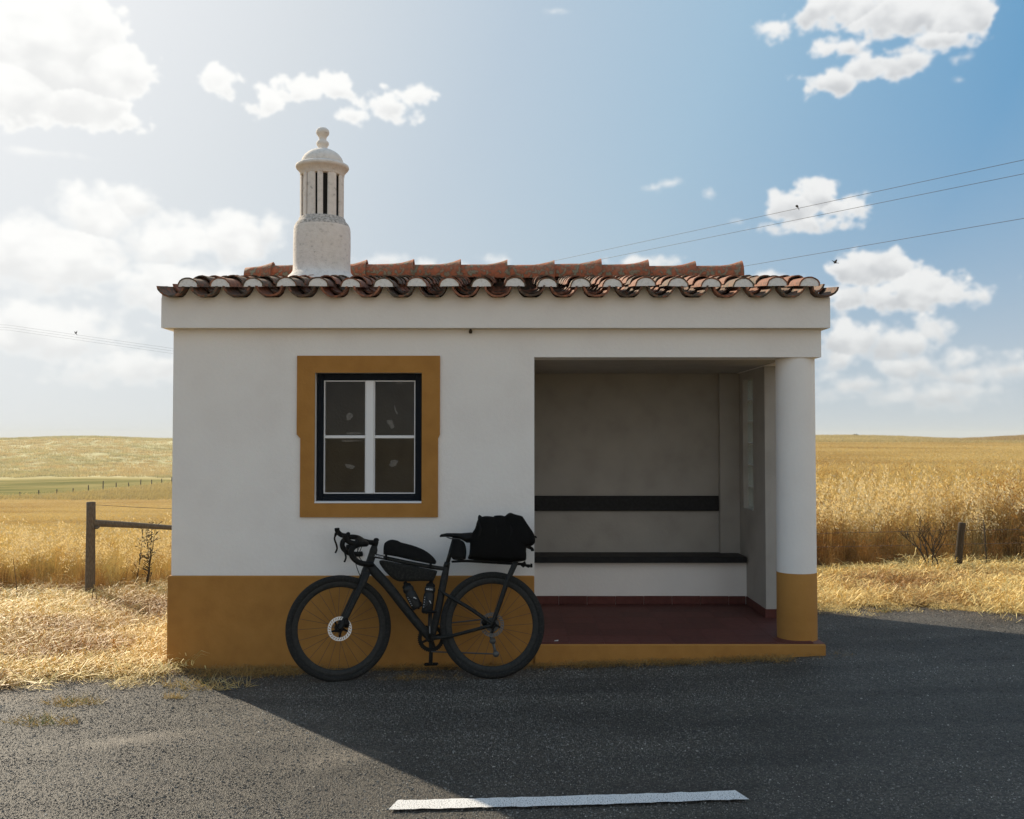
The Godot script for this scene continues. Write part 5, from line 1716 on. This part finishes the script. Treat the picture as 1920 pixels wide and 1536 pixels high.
func make_grass() -> void:
	var tone := noise(FastNoiseLite.TYPE_SIMPLEX_SMOOTH, 0.35, 131, 4)
	var tone2 := noise(FastNoiseLite.TYPE_SIMPLEX_SMOOTH, 0.012, 111, 5)
	var wide := noise(FastNoiseLite.TYPE_SIMPLEX_SMOOTH, 0.05, 132, 3)
	# 1. mown straw lying on the verges
	for v in 3:
		var mesh := litter_mesh(110, 0.20, 0.035 + 0.012 * v)
		var pl := []
		var ti := []
		for k in 4000:
			var x := rng.randf_range(-8.5, 11.0)
			var z := rng.randf_range(-4.3, 1.6)
			if in_house(x, z) or (absf(x) < 2.3 and z > -2.2): continue
			var e := road_edge(x)
			var edge := tone.get_noise_2d(x * 3.0, z * 3.0) * 0.3
			if z > e - 0.22 + edge * 1.3 + absf(rng.randfn()) * 0.12: continue
			pl.append(spot(x, z, land(x, z) - 0.005, rng.randf_range(0.75, 1.25) if rng.randf() > 0.12 else rng.randf_range(1.3, 1.9)))
			var q := tone.get_noise_2d(x * 1.4, z * 2.6)
			var c := Color(1, 1, 1).lerp(Color(0.50, 0.35, 0.24), clampf(0.12 - q * 2.3, 0.0, 1.0))
			ti.append(c)
		scatter("mown_straw", ["pale cut straw lying on both verges", "matted cut straw on the verges", "loose cut straw on the verges"][v], mesh, M.straw, pl, ti)
	# 2. wisps blown on to the asphalt and along the wall's foot
	var wisp := litter_mesh(26, 0.10, 0.012)
	var pl2 := []
	var ti2 := []
	for k in 1900:
		var x := rng.randf_range(-6.0, 6.0)
		var e := road_edge(x)
		var z := e + rng.randfn() * 0.2 - 0.06 + tone.get_noise_2d(x * 3.0, 8.0) * 0.3
		if tone.get_noise_2d(x * 5.0, z * 5.0) < -0.1: continue
		if absf(x) < 2.3: continue
		pl2.append(spot(x, z, near_ground(x) + 0.003, rng.randf_range(0.5, 1.0)))
		ti2.append(Color(1, 1, 1) * rng.randf_range(0.75, 1.0))
	for q in [[-1.78, 0.17, 0.40, 0.12, 80], [-1.45, 0.12, 0.32, 0.08, 36], [-0.6, 0.34, 0.20, 0.05, 10], [0.5, 0.10, 0.5, 0.035, 60], [1.4, 0.11, 0.5, 0.05, 60], [-0.6, 0.08, 0.6, 0.03, 50]]:
		for k in q[4]:
			var x: float = q[0] + rng.randfn() * q[2] * 0.6
			var z: float = maxf(q[1] + rng.randfn() * q[3] * 0.6, 0.07)
			pl2.append(spot(x, z, near_ground(x) + 0.003, rng.randf_range(0.4, 0.9)))
			ti2.append(Color(0.55, 0.42, 0.30) * rng.randf_range(0.5, 1.0))
	scatter("straw_wisps", "wisps of straw on the asphalt edge and along the foot of the wall", wisp, M.straw, pl2, ti2)
	# 3. tall dry grass: near the fences, then out across the fields
	for v in 4:
		var mesh := tuft_mesh(46, 0.62, 0.17, 0.0028, true)
		var pl := []
		var ti := []
		for k in 5200:
			var right := k % 2 == 0
			var x := rng.randf_range(-0.5, 13.0) if right else rng.randf_range(-12.0, 0.5)
			var d := 9.6 + pow(rng.randf(), 1.6) * 13.0
			var start := 10.2 if right else 9.6
			start += tone.get_noise_2d(x * 2.2, 5.0) * 0.7 + tone.get_noise_2d(x * 9.0, 25.0) * 0.35
			if right: start -= 0.0
			if d < start: continue
			if absf(x / d) > 0.75: continue
			var z := EYE.z - d
			var s := rng.randf_range(0.75, 1.15) * (1.05 if right else 0.55)
			if not right: s *= lerpf(1.0, 0.75, smoothstep(11.0, 16.0, d))
			if d < start + 0.9: s *= lerpf(0.35, 1.0, (d - start) / 0.9) * rng.randf_range(0.8, 1.1)
			s *= 1.0 + 0.35 * tone.get_noise_2d(x * 1.2, z * 1.2)
			pl.append(spot(x, z, land(x, z) - 0.02, s, 1.0))
			var q := tone.get_noise_2d(x * 1.3 + 50.0, z * 1.3)
			var c := Color(1, 1, 1).lerp(Color(0.74, 0.58, 0.42), clampf(0.05 - q * 1.6, 0.0, 1.0))
			if d < start + 0.6: c = c * Color(0.74, 0.56, 0.42)
			if rng.randf() < 0.22: c = c * Color(0.62, 0.50, 0.40)
			ti.append(c * rng.randf_range(0.82, 1.08))
		scatter("tall_grass", ["tall dry golden grass behind the fences", "rust toned dry grass behind the fences", "feathery dry grass behind the fences", "dense dry grass behind the fences"][v], mesh, M.grass, pl, ti)
	# 4. fields further out
	for v in 3:
		var mesh := tuft_mesh(60, 0.55, 0.42, 0.007, true)
		var pl := []
		var ti := []
		for k in 16000:
			var d := 15.0 * pow(10.0, rng.randf() * 0.93)
			var a := rng.randf_range(-0.72, 0.72)
			var x := a * d
			var z := EYE.z - d
			if absf(a) < 0.12: continue
			if x < -66.5 and d > 125.0: continue
			var s := rng.randf_range(0.8, 1.2) * (0.85 if a > 0.0 else 0.62)
			pl.append(Transform3D(Basis(Vector3.UP, rng.randf_range(-0.5, 0.5)).scaled(Vector3(s * (1.0 + d / 60.0), s, s * (1.0 + d / 60.0))), Vector3(x, land(x, z) - 0.03, z)))
			var q := wide.get_noise_2d(x, z * 1.6)
			var c := Color(0.98, 0.97, 0.96).lerp(Color(0.70, 0.60, 0.48), clampf(0.3 - q * 1.1, 0.0, 1.0))
			ti.append(c)
		scatter("field_grass", ["golden grass across the fields", "ripe grass across the fields", "pale grass across the fields"][v], mesh, M.grass, pl, ti)
	var far_mesh := tuft_mesh(40, 0.75, 1.1, 0.03, false)
	var plf := []
	var tif := []
	for k in 26000:
		var d := 120.0 * pow(10.0, rng.randf() * 0.6)
		var a := rng.randf_range(-0.62, 0.62)
		var x := a * d
		if absf(a) < 0.12: continue
		if x < -66.0 and d < 238.0: continue
		if a < 0.0 and d > 470.0: continue
		var z := EYE.z - d
		var s := rng.randf_range(0.7, 1.3) * (0.8 if a > 0.0 else 1.0)
		plf.append(Transform3D(Basis(Vector3.UP, rng.randf_range(-0.6, 0.6)).scaled(Vector3(s * 1.8, s, s * 1.8)), Vector3(x, land(x, z) - 0.1, z)))
		var f := field_color(x, z, d, tone2)
		tif.append(Color(minf(1.0, f.r / 0.68), minf(1.0, f.g / 0.53), minf(1.3, f.b / 0.21)) * rng.randf_range(0.85, 1.05))
	scatter("hill_grass", "dry grass over the far slopes", far_mesh, M.grass, plf, tif)
	# 5. wild oats with pale drooping heads
	for v in 2:
		var oat := oat_mesh(5, 0.92)
		var pl := []
		var ti := []
		for k in 620:
			var x := 0.0
			var z := 0.0
			if k % 2 == 0:
				x = rng.randf_range(-7.2, -2.9)
				z = -3.1 - absf(rng.randfn()) * 0.7
				if tone.get_noise_2d(x * 2.0, 77.0) < -0.12: continue
			else:
				x = rng.randf_range(2.3, 9.0)
				z = -3.9 - absf(rng.randfn()) * 1.8
			if k % 2 == 0 and k % 5 > 1: continue
			pl.append(spot(x, z, land(x, z) - 0.02, rng.randf_range(0.7, 1.05) if k % 2 else rng.randf_range(0.5, 0.82), 1.0))
			ti.append(Color(1, 1, 1))
		scatter("wild_oats", ["wild oats with pale drooping heads along the fences", "bleached wild oats among the tall grass"][v], oat, M.grass, pl, ti)
	# 6. loose chippings on the asphalt
	var st := begin()
	var ico := [Vector3(0, 1, 0), Vector3(1, 0, 0), Vector3(0, 0, 1), Vector3(-1, 0, 0), Vector3(0, 0, -1), Vector3(0, -0.6, 0)]
	for f in [[0, 2, 1], [0, 3, 2], [0, 4, 3], [0, 1, 4], [5, 1, 2], [5, 2, 3], [5, 3, 4], [5, 4, 1]]:
		st.set_color(Color.WHITE)
		tri(st, ico[f[0]] * 0.005, ico[f[1]] * 0.006, ico[f[2]] * 0.0055)
	var pl3 := []
	var ti3 := []
	for k in 260000:
		var x := rng.randf_range(-3.6, 4.6)
		var z := rng.randf_range(-1.7, 3.1)
		if z < road_edge(x) or in_house(x, z): continue
		if rng.randf() < dusty(x, z) * 1.7: continue
		var s := rng.randf_range(0.25, 0.85) if rng.randf() > 0.03 else rng.randf_range(0.9, 1.6)
		pl3.append(Transform3D(Basis.from_euler(Vector3(rng.randf() * 6.0, rng.randf() * 6.0, rng.randf() * 6.0)).scaled(Vector3(s, s * 0.7, s)), Vector3(x, near_ground(x) + 0.001, z)))
		var g := rng.randf_range(0.05, 0.21) if rng.randf() > 0.035 else rng.randf_range(0.26, 0.45)
		g *= road_tone(x, z)
		ti3.append(Color(g, g * 0.94, g * 0.84))
	scatter("gravel", "loose stone chippings on the asphalt", done(st), M.stone, pl3, ti3)
